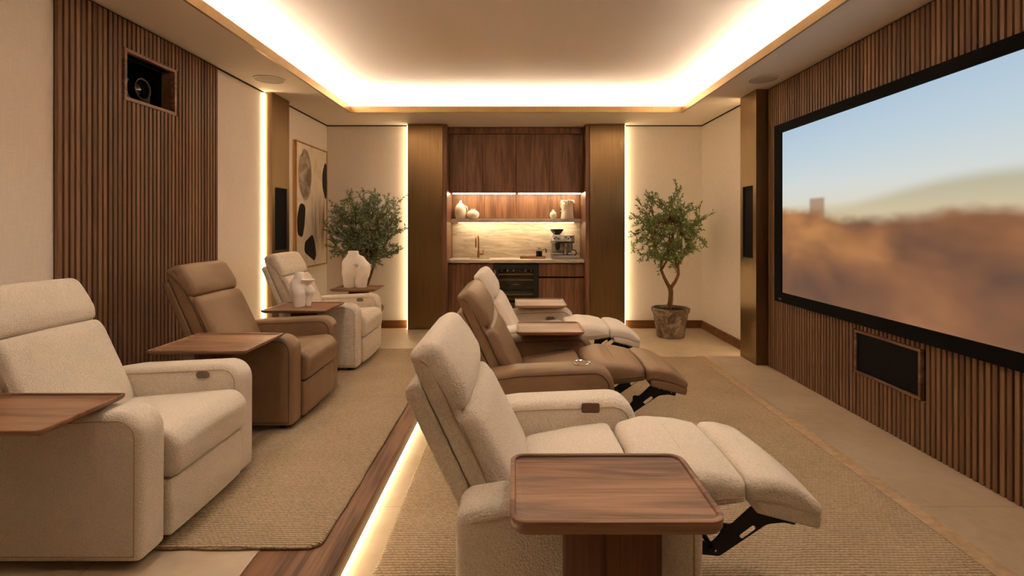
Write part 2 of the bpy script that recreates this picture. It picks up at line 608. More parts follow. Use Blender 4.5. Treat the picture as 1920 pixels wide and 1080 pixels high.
# ------------------------------------------------------------------ platform
PZ, PX = .12, -.638
pl = thing('seating_platform', 'low raised platform with a walnut edge under the upright row of recliners', 'platform', (-1.5, 2, 0))
obj('deck', box(B(), XL+.001, -.948, YF+.001, 5.3, 0, PZ), M['stone'], pl, pl.location, False)
bm = B(); box(bm, -.947, PX, YF+.001, 5.3, PZ-.08, PZ, .004, 2); box(bm, -.947, PX-.022, YF+.001, 5.29, 0, PZ-.08)
obj('walnut_edge', bm, M['walnut_y'], pl, pl.location)
obj('led_strip', box(B(), PX-.021, PX-.014, YF+.05, 5.25, .006, .036), M['led_low'], pl, pl.location, False)

# ------------------------------------------------------------------ slatted panels
def slat_run(bm, xa, xb, ys, w, z0, z1, hole=None):
    for y in ys:
        segs = [(z0, z1)]
        if hole and y+w > hole[0] and y < hole[1]:
            segs = [(z0, hole[2]), (hole[3], z1)]
        for a, b in segs:
            box(bm, xa, xb, y, y+w, a, b, .0015, 1)
def rect_frame(bm, axisx, xa, xb, y0, y1, z0, z1, t):
    box(bm, xa, xb, y0-t, y1+t, z1, z1+t, .001, 1); box(bm, xa, xb, y0-t, y1+t, z0-t, z0, .001, 1)
    box(bm, xa, xb, y0-t, y0, z0, z1, .001, 1); box(bm, xa, xb, y1, y1+t, z0, z1, .001, 1)
pitch = .0365
sp = thing('slat_panel', 'walnut slatted wall panel with a projector niche', 'wall panel', (XL, 3.4, PZ))
fz = .022
bm = B()
for a in ((2.687, NY0-fz, PZ, 2.585), (NY1+fz, 4.125, PZ, 2.585), (NY0-fz, NY1+fz, PZ, NZ0-fz), (NY0-fz, NY1+fz, NZ1+fz, 2.585)):
    box(bm, XL+.0015, XL+.0045, *a)
obj('backing', bm, M['slat_back'], sp, sp.location, False)
bm = B()
n = int((4.125-2.687)/pitch)
slat_run(bm, XL+.004, XL+.026, [2.688+i*(1.437-.024)/(n-1) for i in range(n)], .024, PZ, 2.585, (NY0-fz, NY1+fz, NZ0-fz, NZ1+fz))
obj('slats', bm, M['slat'], sp, sp.location, False)
bm = B(); rect_frame(bm, 0, XL-.06, XL+.03, NY0, NY1, NZ0, NZ1, fz)
obj('niche_frame', bm, M['walnut_y'], sp, sp.location, False)
bm = B(); x0 = XL-.5
box(bm, x0, x0+.01, NY0+.001, NY1-.001, NZ0+.001, NZ1-.001); box(bm, x0, XL-.06, NY0+.001, NY0+.006, NZ0+.001, NZ1-.001)
box(bm, x0, XL-.06, NY1-.006, NY1-.001, NZ0+.001, NZ1-.001); box(bm, x0, XL-.06, NY0+.001, NY1-.001, NZ1-.006, NZ1-.001)
box(bm, x0, XL-.06, NY0+.001, NY1-.001, NZ0+.001, NZ0+.006)
obj('niche_lining', bm, M['black'], sp, sp.location, False)
# projector
pj = thing('projector', 'dark grey projector with a round lens set in the slatted wall niche', 'projector', (XL-.2, 3.37, NZ0+.007))
L = pj.location
M['proj'] = plain('projector_case', '#625d59', .5)
M['lens'] = NT('lens_glass').pbr(lin('#15110d'), .08, .2, None, .8)
bm = B(); box(bm, XL-.36, XL-.09, 3.172, 3.53, NZ0+.036, NZ0+.166, .012, 3); obj('case', bm, M['proj'], pj, L)
for y in (3.25, 3.50):
    bm = B(); lathe(bm, [(.012, NZ0+.007), (.012, NZ0+.04)], 12, (XL-.15, y, 0)); obj('foot', bm, M['black'], pj, L)
lc = (XL-.09, 3.385, NZ0+.105)
bm = B(); lathe(bm, [(.072, -.005), (.072, .05), (.068, .052), (.062, .05), (.057, .015), (.04, .006)], 40, lc, 'x', True, False)
lb = obj('lens_barrel', bm, M['black'], pj, L)
bm = B(); tube(bm, [(lc[0]+.052, lc[1]+.069*math.cos(a*PI/24), lc[2]+.069*math.sin(a*PI/24)) for a in range(48)], .0028, 8, closed=True)
obj('lens_ring', bm, M['pewter'], lb)
lb_loc = Vector(L)
for o in lb.children: o.data.transform(Matrix.Translation(-lb_loc))
bm = B(); lathe(bm, [(.056, .012), (.045, .022), (.026, .029), (.004, .031)], 32, lc, 'x', True, True)
g_ = obj('lens', bm, M['lens'], lb); g_.data.transform(Matrix.Translation(-lb_loc))
# right slatted wall
CSY0, CSY1, CSZ0, CSZ1 = 3.0, 3.55, .314, .578
sr = thing('slat_panel', 'walnut slatted wall carrying the projection screen', 'wall panel', (XR, 3, 0))
bm = B(); box(bm, XR-.004, XR-.0015, .6, 4.80, .001, 2.585)
obj('backing', bm, M['slat_back'], sr, sr.location, False)
bm = B(); n = int(4.2/.0375)
# slats front face stands proud of the wall
SXF = XR-.026
slat_run(bm, SXF, XR-.003, [.6+i*.0375 for i in range(n)], .0245, .001, 2.585, (CSY0-.02, CSY1+.02, CSZ0-.02, CSZ1+.02))
obj('slats', bm, M['slat'], sr, sr.location, False)
cs = thing('center_speaker', 'black rectangular speaker in a walnut frame below the screen', 'speaker', (SXF, 3.275, .3))
bm = B(); rect_frame(bm, 0, SXF-.006, XR-.006, CSY0, CSY1, CSZ0, CSZ1, .017)
obj('frame', bm, M['walnut_y'], cs, cs.location, False)
bm = B(); box(bm, SXF+.004, XR-.006, CSY0+.001, CSY1-.001, CSZ0+.001, CSZ1-.001)
obj('grille', bm, M['grille'], cs, cs.location, False)

# ------------------------------------------------------------------ projection screen
SY0, SY1, SZ0, SZ1 = 1.80, 4.62, .641, 2.21
SX = SXF-.03
ib = .105; iy0, iy1, iz0, iz1 = SY0+.1, SY1-.12, .728, 2.132
ps = thing('projection_screen', 'large black framed screen showing a blurred dusk landscape', 'screen', (SX, 3.2, .645))
bm = B()
ob = [(SY0, SZ0), (SY1, SZ0), (SY1, SZ1), (SY0, SZ1)]; ibq = [(iy0, iz0), (iy1, iz0), (iy1, iz1), (iy0, iz1)]
loft(bm, [[Vector((SXF-.001, *p)) for p in ob], [Vector((SX, *p)) for p in ob], [Vector((SX, *p)) for p in ibq], [Vector((SX+.012, *p)) for p in ibq]], False, False)
M['felt'] = plain('black_felt', '#060607', .85, 0, .15)
obj('bezel', bm, M['felt'], ps, ps.location, False)
def screen_mat():
    t = NT('projected_picture')
    x, y, z = t.xyz()
    Wd, Hd = iy1-iy0, iz1-iz0
    u = t.math('MULTIPLY', t.math('SUBTRACT', iy1-3.2, y), 1/Wd)       # 0 at far end
    v = t.math('MULTIPLY', t.math('SUBTRACT', z, iz0-.645), 1/Hd)
    cb = t.n('CombineXYZ', {'X': u, 'Y': v}).outputs[0]
    nz = t.noise(cb, 3.2, 3, .55, .3)
    nz2 = t.noise(cb, 9, 2, .5)
    nst = t.n('Mapping', {'Vector': cb, 'Scale': (9., 1.6, 1.)}).outputs[0]
    sky = t.ramp(v, [(.52, lin('#dcd6c4')), (.64, lin('#d3d9d6')), (.82, lin('#bfd1db')), (1., lin('#afc7da'))])
    hb = t.noise(t.n('CombineXYZ', {'X': t.math('MULTIPLY', u, 2.2), 'Y': 3.1}).outputs[0], 1.0, 1)
    hill_h = t.math('ADD', t.math('ADD', .535, t.math('MULTIPLY', t.sstep(u, .2, .85), .085)), t.math('MULTIPLY', t.math('SUBTRACT', hb, .5), .05))
    mh = t.sstep(t.math('SUBTRACT', hill_h, v), -.02, .05)
    hill = t.ramp(v, [(.42, lin('#d3bf98')), (.5, lin('#cdbf9f')), (.6, lin('#b9b49c'))])
    c = t.mix(mh, sky, hill)
    fh = t.math('ADD', t.math('ADD', .525, t.math('MULTIPLY', u, -.05)), t.math('MULTIPLY', t.math('SUBTRACT', nz, .5), .10))
    fh = t.math('ADD', fh, t.math('MULTIPLY', t.math('SUBTRACT', nz2, .5), .07))
    # dip in the middle
    fh = t.math('SUBTRACT', fh, t.math('MULTIPLY', t.math('MULTIPLY', t.sstep(u, .15, .4), t.sstep(u, .75, .5)), .03))
    tower = t.math('MULTIPLY', t.sstep(u, .15, .17), t.sstep(u, .245, .225))
    mf = t.sstep(t.math('SUBTRACT', fh, v), -.015, .05)
    tm = t.math('MULTIPLY', tower, t.sstep(v, .583, .56))
    c = t.mix(t.math('MULTIPLY', tm, .8), c, lin('#a07858'))
    smoke = t.noise(cb, 2.6, 3, .5, .25)
    field = t.ramp(t.math('ADD', smoke, t.math('MULTIPLY', v, .12)), [(.36, lin('#59443a')), (.52, lin('#8a5d40')), (.64, lin('#a8714a')), (.8, lin('#c98f5c'))])
    om = t.math('MULTIPLY', t.math('MULTIPLY', t.sstep(u, -.1, .12), t.sstep(u, .62, .2)), t.math('MULTIPLY', t.sstep(v, .12, .36), t.sstep(v, .56, .40)))
    field = t.mix(t.math('MULTIPLY', om, t.math('MULTIPLY', t.sstep(smoke, .32, .66), .8)), field, lin('#c58a52'))
    low = t.sstep(v, .38, .05)
    field = t.mix(t.math('MULTIPLY', low, .4), field, lin('#7f5a45'))
    c = t.mix(mf, c, field)
    e = t.n('Emission', {'Color': c, 'Strength': .305})
    gl = t.n('BsdfDiffuse', {'Color': (.02, .02, .02, 1)})
    ad = t.n('AddShader')
    t.t.links.new(e.outputs[0], ad.inputs[0]); t.t.links.new(gl.outputs[0], ad.inputs[1])
    t.t.links.new(ad.outputs[0], t.out.inputs[0])
    t.m['emission_node'] = e.name
    return t.m, e
M['screen'], SCREEN_E = screen_mat()
bm = B(); box(bm, SX+.011, SX+.016, iy0, iy1, iz0, iz1)
obj('display', bm, M['screen'], ps, ps.location, False)
bm = B(); box(bm, SX-.0006, SX+.0005, 4.50, 4.545, .665, .676)
obj('badge', bm, M['pewter'], ps, ps.location, False)

# ------------------------------------------------------------------ bronze columns on the side walls, with speakers
def side_column(sgn, xw, xf, y0, y1, spk, label, slabel, ledlabel, led_y):
    z0 = PZ if (sgn < 0) else 0
    xw = xw - sgn*.0015
    c = thing('bronze_column', label, 'column', ((xw+xf)/2, (y0+y1)/2, z0), kind='thing')
    a, b = min(xw, xf), max(xw, xf)
    bm = B()
    sy0, sy1, sz0, sz1 = spk
    dp = .03
    # shaft with a pocket for the speaker on its room face
    if sgn < 0: f0, f1 = xf-dp, xf
    else: f0, f1 = xf, xf+dp
    box(bm, min(xw, xf+(-dp if sgn < 0 else dp)), max(xw, xf+(-dp if sgn < 0 else dp)), y0, y1, z0, ZC-.002)
    box(bm, f0, f1, y0, sy0, z0, ZC-.002); box(bm, f0, f1, sy1, y1, z0, ZC-.002)
    box(bm, f0, f1, sy0, sy1, z0, sz0); box(bm, f0, f1, sy0, sy1, sz1, ZC-.002)
    obj('shaft', bm, M['bronze'], c, c.location, False)
    s = thing('wall_speaker', slabel, 'speaker', ((f0+f1)/2, (sy0+sy1)/2, sz0))
    bm = B()
    xin = xf-sgn*(-.012) if False else xf + (.012 if sgn > 0 else -.012)
    box(bm, min(xin, xf+sgn*.029), max(xin, xf+sgn*.029), sy0+.001, sy1-.001, sz0+.001, sz1-.001, .003, 2)
    obj('grille', bm, M['grille'], s, s.location, False)
    bm = B()
    xe = xf + sgn*.003
    rect_frame(bm, 0, min(xe, xin), max(xe, xin), sy0+.008, sy1-.008, sz0+.008, sz1-.008, .006)
    obj('frame', bm, M['black'], s, s.location, False)
    l = thing('strip_light', ledlabel, 'light', (xw, led_y, z0+1.2))
    bm = B(); box(bm, min(xw-sgn*.004, xw-sgn*.016), max(xw-sgn*.004, xw-sgn*.016), led_y-.009, led_y+.009, z0+.002, ZC-.014)
    obj('led_strip', bm, M['led'], l, l.location, False)
side_column(-1, XL, -2.345, 4.92, 5.29, (4.975, 5.235, 1.07, 1.69),
            'narrow bronze column on the wall beside the abstract painting', 'tall black speaker set in the bronze column beside the painting',
            'vertical warm strip light on the plaster between slats and bronze column', 4.908)
side_column(1, XR, 2.258, 4.82, 5.16, (4.885, 5.105, 1.0, 1.70),
            'narrow bronze column at the far end of the slatted screen wall', 'tall black speaker set in the bronze column beside the screen',
            'warm strip light tucked behind the bronze column near the screen', 5.172)

# ------------------------------------------------------------------ kitchenette
FY = 6.47
for sgn, lab, lab2 in ((-1, 'wide bronze pilaster between the sink counter and the wall by the painting', 'tall warm strip light on the back wall near the painting corner'),
                 (1, 'wide bronze pilaster between the coffee machine counter and the potted tree', 'tall warm strip light on the back wall behind the potted tree')):
    x0, x1 = sorted((sgn*.93, sgn*1.376))
    p = thing('bronze_pilaster', lab, 'column', (sgn*1.15, FY, 0), kind='thing')
    obj('bronze_face', box(B(), x0, x1, FY, YB-.002, .0, ZC-.003, .003, 1), M['bronze'], p, p.location, False)
    xa, xb = sorted((sgn*.878, sgn*.929))
    obj('walnut_side', box(B(), xa, xb, FY+.012, 7.058, .0, ZC-.003, .002, 1), M['walnut_cab'], p, p.location, False)
    l = thing('strip_light', lab2, 'light', (sgn*1.39, YB, 1.3))
    xa, xb = sorted((sgn*1.3765, sgn*1.386))
    obj('led_strip', box(B(), xa, xb, YB-.064, YB-.050, .002, ZC-.014), M['led'], l, l.location, False)
# upper cabinets: two units of two doors
UY, UZ0, UZ1 = 6.70, 1.745, 2.512
for s, lab in ((0, 'walnut wall cupboard above the cream vases, beside the sink pilaster'), (1, 'walnut wall cupboard above the coffee machine')):
    x0, x1 = (-.876, -.0002) if s == 0 else (.0002, .876)
    c = thing('wall_cupboard', lab, 'cupboard', ((x0+x1)/2, UY, UZ0))
    obj('carcass', box(B(), x0, x1, UY+.022, 7.058, UZ0, UZ1), M['walnut_cab'], c, c.location, False)
    xm = (x0+x1)/2
    for a, b in ((x0+.003, xm-.003), (xm+.003, x1-.003)):
        obj('door', box(B(), a, b, UY, UY+.021, UZ0+.001, UZ1-.004, .0015, 1), M['walnut_cab'], c, c.location, False)
    obj('led_strip', box(B(), x0+.03, x1-.015, 6.85, 6.875, UZ0-.010, UZ0-.0005), M['led_cab'], c, c.location, False)
f = tag(obj('cupboard_fascia', box(B(), -.876, .876, UY-.02, 7.058, UZ1+.001, ZC-.003, .002, 1), M['walnut_cab'], None, None, False), 'walnut filler board above the wall cupboards up to the ceiling', 'fascia board')
bp = thing('back_panel', 'walnut back panelling behind the shelf of cream vases', 'wall panel', (0, 7.05, 1.4))
bm = B()
for a in range(4):
    x = -.876+a*.438
    box(bm, x+.001, x+.437, 7.03, 7.058, 1.41, UZ0-.001, .001, 1)
obj('boards', bm, M['walnut_cab'], bp, bp.location, False)
tag(obj('splashback', box(B(), -.876, .876, 7.035, 7.058, .876, 1.352), M['marble'], None, None, False), 'veined travertine splashback behind the tap and coffee machine', 'splashback')
sh = thing('floating_shelf', 'grey stone shelf holding four cream vases', 'shelf', (0, 6.95, 1.353))
obj('slab', box(B(), -.876, .876, 6.86, 7.03, 1.353, 1.402, .002, 1), M['counter'], sh, sh.location, False)
obj('led_strip', box(B(), -.78, .78, 6.93, 6.945, 1.3505, 1.3525), M['led_cab'], sh, sh.location, False)
# worktop with sink cut-out
CT0, CT1 = .833, .874
wt = thing('worktop', 'grey veined stone worktop under the tap and coffee machine', 'worktop', (0, 6.8, CT0))
sx0, sx1, sy0, sy1 = -.62, -.36, 6.72, 6.95
bm = B()
box(bm, -.876, sx0, 6.58, 7.034, CT0, CT1, .002, 1); box(bm, sx1, .876, 6.58, 7.034, CT0, CT1, .002, 1)
box(bm, sx0, sx1, 6.58, sy0, CT0, CT1, .002, 1); box(bm, sx0, sx1, sy1, 7.034, CT0, CT1, .002, 1)
obj('slab', bm, M['counter'], wt, wt.location, False)
bm = B()
box(bm, sx0, sx0+.006, sy0, sy1, CT0-.10, CT0); box(bm, sx1-.006, sx1, sy0, sy1, CT0-.10, CT0)
box(bm, sx0, sx1, sy0, sy0+.006, CT0-.10, CT0); box(bm, sx0, sx1, sy1-.006, sy1, CT0-.10, CT0); box(bm, sx0, sx1, sy0, sy1, CT0-.106, CT0-.10)
obj('sink_bowl', bm, M['faucet'], wt, wt.location, False)
# base cabinets
def base_cab(x0, x1, lab, drawer):
    c = thing('base_cabinet', lab, 'cabinet', ((x0+x1)/2, 6.62, 0))
    bm = B(); box(bm, x0, x1, 6.64, 7.034, .09, CT0-.12); box(bm, x0+.0, x1, 6.64, 6.7, CT0-.12, CT0-.016); box(bm, x0, x1, 6.68, 7.03, .0, .09)
    obj('carcass', bm, M['slat_back'], c, c.location, False)
    if drawer:
        obj('drawer', box(B(), x0+.002, x1-.002, 6.615, 6.639, .654, CT0-.018, .0015, 1), M['walnut_cab'], c, c.location, False)
        obj('door', box(B(), x0+.002, x1-.002, 6.615, 6.639, .095, .634, .0015, 1), M['walnut_cab'], c, c.location, False)
    else:
        xm = (x0+x1)/2
        for a, b in ((x0+.002, xm-.0015), (xm+.0015, x1-.002)):
            obj('door', box(B(), a, b, 6.615, 6.639, .095, CT0-.018, .0015, 1), M['walnut_cab'], c, c.location, False)
base_cab(-.876, -.30, 'walnut cupboard under the sink, two doors', False)
base_cab(.288, .876, 'walnut cabinet with a drawer over a door, beside the wine cooler', True)
# wine cooler
wc = thing('wine_cooler', 'black glass fronted wine cooler under the worktop', 'wine cooler', (0, 6.62, 0))
L = wc.location; a, b = -.297, .285
bm = B()
box(bm, a, a+.02, 6.65, 7.03, .02, CT0-.01); box(bm, b-.02, b, 6.65, 7.03, .02, CT0-.01); box(bm, a, b, 6.65, 7.03, CT0-.03, CT0-.01)
box(bm, a, b, 6.65, 7.03, .02, .06); box(bm, a, b, 7.0, 7.03, .02, CT0-.01)
obj('cabinet_body', bm, M['black'], wc, L, False)
bm = B(); rect_frame(bm, 0, 0, 0, 0, 0, 0, 0, 0) if False else None
for q in ((a, a+.065, .10, CT0-.02), (b-.065, b, .10, CT0-.02), (a+.065, b-.065, .10, .15), (a+.065, b-.065, CT0-.085, CT0-.02)):
    box(bm, q[0], q[1], 6.61, 6.648, q[2], q[3], .002, 1)
df = obj('door', bm, M['black'], wc, L, False)
def glass_mat():
    t = NT('tinted_glass')
    tr = t.n('BsdfTransparent', {'Color': (.8, .78, .75, 1)}); gl = t.n('BsdfGlossy', {'Color': (.9, .9, .9, 1), 'Roughness': .03})
    fr = t.n('Fresnel', {'IOR': 1.45})
    mx = t.n('MixShader')
    t.t.links.new(fr.outputs[0], mx.inputs[0]); t.t.links.new(tr.outputs[0], mx.inputs[1]); t.t.links.new(gl.outputs[0], mx.inputs[2])
    t.t.links.new(mx.outputs[0], t.out.inputs[0])
    return t.m
M['tint'] = glass_mat()
pane = obj('glass', box(B(), a+.065, b-.065, 6.622, 6.628, .15, CT0-.085), M['tint'], df, L, False)
bm = B(); tube(bm, [(a+.022, 6.585, .44), (a+.022, 6.585, .74)], .009, 12); tube(bm, [(a+.022, 6.612, .47), (a+.022, 6.585, .47)], .006, 8); tube(bm, [(a+.022, 6.612, .71), (a+.022, 6.585, .71)], .006, 8)
obj('handle', bm, M['stainless'], df, L)
M['shelfwood'] = wood('beech_shelf', '#a5835a', '#caa878', '#dcc093', 'x', .5)
for z in (.672, .60, .412, .352, .25):
    bm = B(); box(bm, a+.067, b-.067, 6.634, 6.66, z, z+.019, .002, 1); box(bm, a+.07, b-.07, 6.66, 6.98, z+.001, z+.008)
    obj('rack', bm, M['shelfwood'], wc, L, False)
bm = B(); box(bm, a+.07, b-.07, 6.66, 6.98, .50, .512); box(bm, -.085, .075, 6.655, 6.662, .50, .58)
wd = obj('divider', bm, M['black'], wc, L, False)
bm = B(); box(bm, -.045, .035, 6.653, 6.656, .542, .553)
M['mark'] = plain('pale_mark', '#d8d4cc', .5)
obj('control_display', bm, M['mark'], wd, L, False)
for o in (pane,): pass
# bottles lying in the cooler
capc = ['#d8b06a', '#e8dfca', '#c3c8cc', '#3e62a8', '#e3dccb', '#caa26a']
blab = ['leftmost wine bottle lying in the cooler, dull gold cap', 'wine bottle in the cooler with a pale cap beside the leftmost', 'wine bottle in the cooler with a grey cap', 'wine bottle in the cooler with a blue cap', 'wine bottle in the cooler with a cream cap', 'rightmost wine bottle lying in the cooler']
M['bottle'] = plain('dark_bottle_glass', '#161a12', .1, 0, .6)
for i in range(6):
    x = -.19+i*.077
    w = thing('wine_bottle', blab[i], 'bottle', (x, 6.7, .685), 'wine bottles in the cooler')
    bm = B(); lathe(bm, [(.014, 6.672), (.014, 6.75), (.035, 6.80), (.037, 6.82), (.037, 6.97), (.03, 6.975)], 20, (x, 0, .727), 'y')
    obj('glass_body', bm, M['bottle'], w, w.location)
    bm = B(); lathe(bm, [(.006, 6.662), (.0155, 6.664), (.0155, 6.70)], 16, (x, 0, .727), 'y')
    obj('cap', bm, plain('bottle_cap', capc[i], .35, .3), w, w.location)
# tap
fx, fy = -.515, 6.985
ft = thing('tap', 'brass gooseneck tap on the worktop', 'tap', (fx, fy, CT1))
bm = B(); lathe(bm, [(.024, CT1), (.024, CT1+.006), (.017, CT1+.01), (.016, CT1+.09), (.013, CT1+.1)], 20, (fx, fy, 0))
pts = [(fx, fy, CT1+.09), (fx, fy, CT1+.24)] + [(fx-.012*(1-math.cos(a)), fy-.07*(1-math.cos(a)), CT1+.24+.06*math.sin(a)) for a in [PI*k/12 for k in range(1, 13)]] + [(fx-.024, fy-.14, CT1+.15)]
tube(bm, pts, .0105, 12); obj('spout', bm, M['faucet'], ft, ft.location)
bm = B(); tube(bm, [(fx+.01, fy, CT1+.05), (fx+.065, fy, CT1+.05)], .012, 12); tube(bm, [(fx+.062, fy, CT1+.05), (fx+.064, fy-.004, CT1+.115)], .006, 10)
obj('lever', bm, M['faucet'], ft, ft.location)
# serving tray, coffee jug, bits
tr = thing('serving_tray', 'walnut tray on the worktop holding a black glass coffee jug', 'tray', (.195, 6.83, CT1))
bm = B(); pl_ = rpoly([(.05, 6.75, .015), (.385, 6.75, .015), (.385, 6.92, .015), (.05, 6.92, .015)])
loft(bm, [[Vector((p.x, p.y, z)) for p in inset(pl_, d)] for d, z in ((.006, CT1), (0, CT1+.004), (0, CT1+.03), (.006, CT1+.03), (.008, CT1+.009))])
obj('tray_body', bm, M['walnut_x'], tr, tr.location)
M['jug'] = NT('coffee_glass').pbr(lin('#0b0705'), .06, 0, None, .7)
cj = thing('coffee_jug', 'small glass coffee jug with black coffee and a metal plunger on the tray', 'jug', (.305, 6.83, CT1+.0105))
z = CT1+.0105
bm = B(); lathe(bm, [(.038, z), (.042, z+.004), (.042, z+.088), (.040, z+.09)], 28, (.305, 6.83, 0)); obj('glass_body', bm, M['jug'], cj, cj.location)
bm = B(); lathe(bm, [(.042, z+.09), (.042, z+.098), (.036, z+.10), (.012, z+.105), (.008, z+.128), (.03, z+.132), (.035, z+.14), (.02, z+.145)], 24, (.305, 6.83, 0)); obj('lid', bm, M['stainless'], cj, cj.location)
bm = B(); tube(bm, [(.347, 6.83, z+.1), (.392, 6.83, z+.12), (.395, 6.83, z+.115), (.40, 6.83, z+.07)], [.004, .004, .009, .009], 10); obj('handle', bm, M['black'], cj, cj.location)
# a few pastries / beans bowl on tray
bw = thing('snack_bowl', 'low dark dish of nuts on the tray beside the coffee jug', 'bowl', (.12, 6.83, z))
bm = B(); lathe(bm, [(.025, z), (.05, z+.018), (.048, z+.019), (.02, z+.006)], 24, (.12, 6.83, 0)); obj('dish', bm, M['bronze'], bw, bw.location)
bm = B()
for k in range(22):
    r, a = .036*math.sqrt(random.random()), random.random()*6.28
    bmesh.ops.create_icosphere(bm, subdivisions=1, radius=.007, matrix=Matrix.Translation((.12+r*math.cos(a), 6.83+r*math.sin(a), z+.018+.006*random.random())) @ Matrix.Diagonal((1, 1.4, .8, 1)))
nuts = obj('nuts', bm, plain('nuts', '#8a6238', .7), bw, bw.location); nuts['kind'] = 'stuff'
# espresso machine
em = thing('espresso_machine', 'stainless espresso machine with a black bean hopper on the worktop', 'coffee machine', (.60, 6.80, CT1))
L = em.location; ez = CT1; X0, X1 = .462, .752
bm = B()
for z0, z1, ya, yb, xa, xb in ((ez+.075, ez+.24, 6.82, 6.95, X0+.015, X1-.015),):
    box(bm, xa, xb, ya, yb, z0, z1, .004, 2)
box(bm, X0, X1, 6.79, 6.96, ez+.02, ez+.075, .006, 2)
obj('body', bm, M['stainless'], em, L)
bm = B(); pr = rpoly([(6.70, ez+.232, .01), (6.76, ez+.205, .006), (6.96, ez+.205, .006), (6.96, ez+.315, .01), (6.735, ez+.315, .01)], 3)
soft(bm, pr, X0-.005, X1+.015, .006, 'x', 2, 3, step=.1)
hd = obj('head', bm, M['stainless'], em, L)
bm = B(); box(bm, X0-.003, X1+.008, 6.665, 6.80, ez+.004, ez+.05, .006, 2)
for xa in (X0+.01, X1-.06): box(bm, xa, xa+.05, 6.67, 6.94, ez, ez+.012)
obj('drip_tray', bm, M['stainless'], em, L)
bm = B(); box(bm, X0+.02, X1-.02, 6.675, 6.79, ez+.0505, ez+.053); obj('drip_grid', bm, M['black'], em, L, False)
bm = B(); lathe(bm, [(.045, ez+.3155), (.05, ez+.33), (.075, ez+.355), (.092, ez+.385), (.092, ez+.392), (.02, ez+.397)], 32, (.545, 6.87, 0)); obj('bean_hopper', bm, M['glass_dark'], em, L)
def fpt(t): return (6.70+.035*t-.001, ez+.236+.079*t)
bm = B(); y_, z_ = fpt(.5); lathe(bm, [(.022, y_-.006), (.024, y_+.004)], 28, (.600, 0, z_), 'y'); gd = obj('pressure_dial', bm, M['mark'], em, L)
for k, xk in enumerate((.50, .525, .555, .652, .685, .715)):
    bm = B(); y_, z_ = fpt(.62 if k % 2 else .4); lathe(bm, [(.009, y_-.006), (.010, y_+.006)], 16, (xk, 0, z_), 'y'); obj('button', bm, M['black'], em, L)
bm = B(); lathe(bm, [(.03, ez+.205), (.032, ez+.17), (.028, ez+.14), (.014, ez+.115)], 24, (.545, 6.76, 0)); obj('grinder_outlet', bm, M['black'], em, L)
bm = B(); lathe(bm, [(.032, ez+.205), (.034, ez+.16), (.03, ez+.15)], 24, (.66, 6.76, 0))
tube(bm, [(.66, 6.74, ez+.165), (.64, 6.66, ez+.16)], .012, 10); obj('group_head', bm, M['stainless'], em, L)
bm = B(); lathe(bm, [(.03, ez+.054), (.033, ez+.10), (.027, ez+.13), (.028, ez+.138)], 24, (.65, 6.73, 0)); tube(bm, [(.622, 6.73, ez+.125), (.6, 6.73, ez+.12), (.595, 6.73, ez+.085), (.62, 6.73, ez+.07)], .005, 8)
tag(obj('milk_jug', bm, M['chrome']), 'small steel milk jug standing under the coffee machine spout', 'jug')
bm = B(); tube(bm, [(.735, 6.75, ez+.205), (.735, 6.74, ez+.12), (.745, 6.74, ez+.115)], .005, 8); tube(bm, [(.745, 6.74, ez+.12), (.775, 6.735, ez+.115), (.79, 6.73, ez+.09), (.785, 6.73, ez+.06), (.765, 6.73, ez+.045)], .0065, 8)
obj('steam_wand', bm, M['black'], em, L)
# shelf vases
SZ = 1.4028
def vase(x, y, prof, lab, handle=None):
    v = thing('vase', lab, 'vase', (x, y, SZ), 'vases on the stone shelf')
    bm = B(); lathe(bm, [(r, SZ+h) for r, h in prof], 36, (x, y, 0), cap1=True); obj('body', bm, M['ceramic_w'], v, v.location, angle=60)
    return v
k_ = 7.1/960*1.0/7.714*1.0
vt = vase(-.755, 6.925, [(.055, 0), (.065, .006), (.074, .05), (.077, .10), (.073, .145), (.058, .18), (.034, .205), (.019, .222), (.016, .24), (.018, .252), (.027, .258), (.022, .258), (.012, .25), (.010, .235)], 'tall cream bottle vase with a small handle on the stone shelf')
bm = B(); tube(bm, [(-.70, 6.925, SZ+.18), (-.668, 6.925, SZ+.16), (-.655, 6.925, SZ+.11)], .008, 8); obj('handle', bm, M['ceramic_w'], vt, vt.location)
vase(-.585, 6.925, [(.05, 0), (.06, .004), (.083, .04), (.086, .06), (.08, .085), (.055, .11), (.033, .122), (.032, .132), (.042, .142), (.038, .142), (.026, .13)], 'squat round cream vase with a narrow neck on the stone shelf')
vo = vase(.50, 6.925, [(.028, 0), (.03, .006), (.045, .03), (.048, .055), (.04, .085), (.02, .102), (.017, .108), (.018, .124), (.013, .124), (.010, .11)], 'small round cream flask vase with a carved front on the stone shelf')
bm = B()
for k in range(26):
    a = 2.4*k; r = .0055*math.sqrt(k)
    bmesh.ops.create_icosphere(bm, subdivisions=1, radius=.006, matrix=Matrix.Translation((.50+r*math.cos(a), 6.925-math.sqrt(max(0, .049**2-r*r))+.002, SZ+.055+r*math.sin(a))))
obj('relief', bm, M['ceramic_w'], vo, vo.location)
vd = vase(.69, 6.925, [(.088, 0), (.09, .004), (.08, .08), (.074, .16), (.078, .235), (.084, .245), (.076, .245), (.07, .2)], 'tall cream vase with a draped lace rim on the stone shelf')
bm = B(); rnd = random.Random(3)
for k in range(150):
    a = rnd.uniform(0, 2*PI)
    sag = .13*max(0, math.cos(a-3.6))**2
    h = .248 - (rnd.random()**1.1)*(.03+sag)
    r = .083+rnd.uniform(0, .01)
    bmesh.ops.create_icosphere(bm, subdivisions=1, radius=rnd.uniform(.006, .012), matrix=Matrix.Translation((.69+r*math.cos(a), 6.925+r*math.sin(a), SZ+h)))
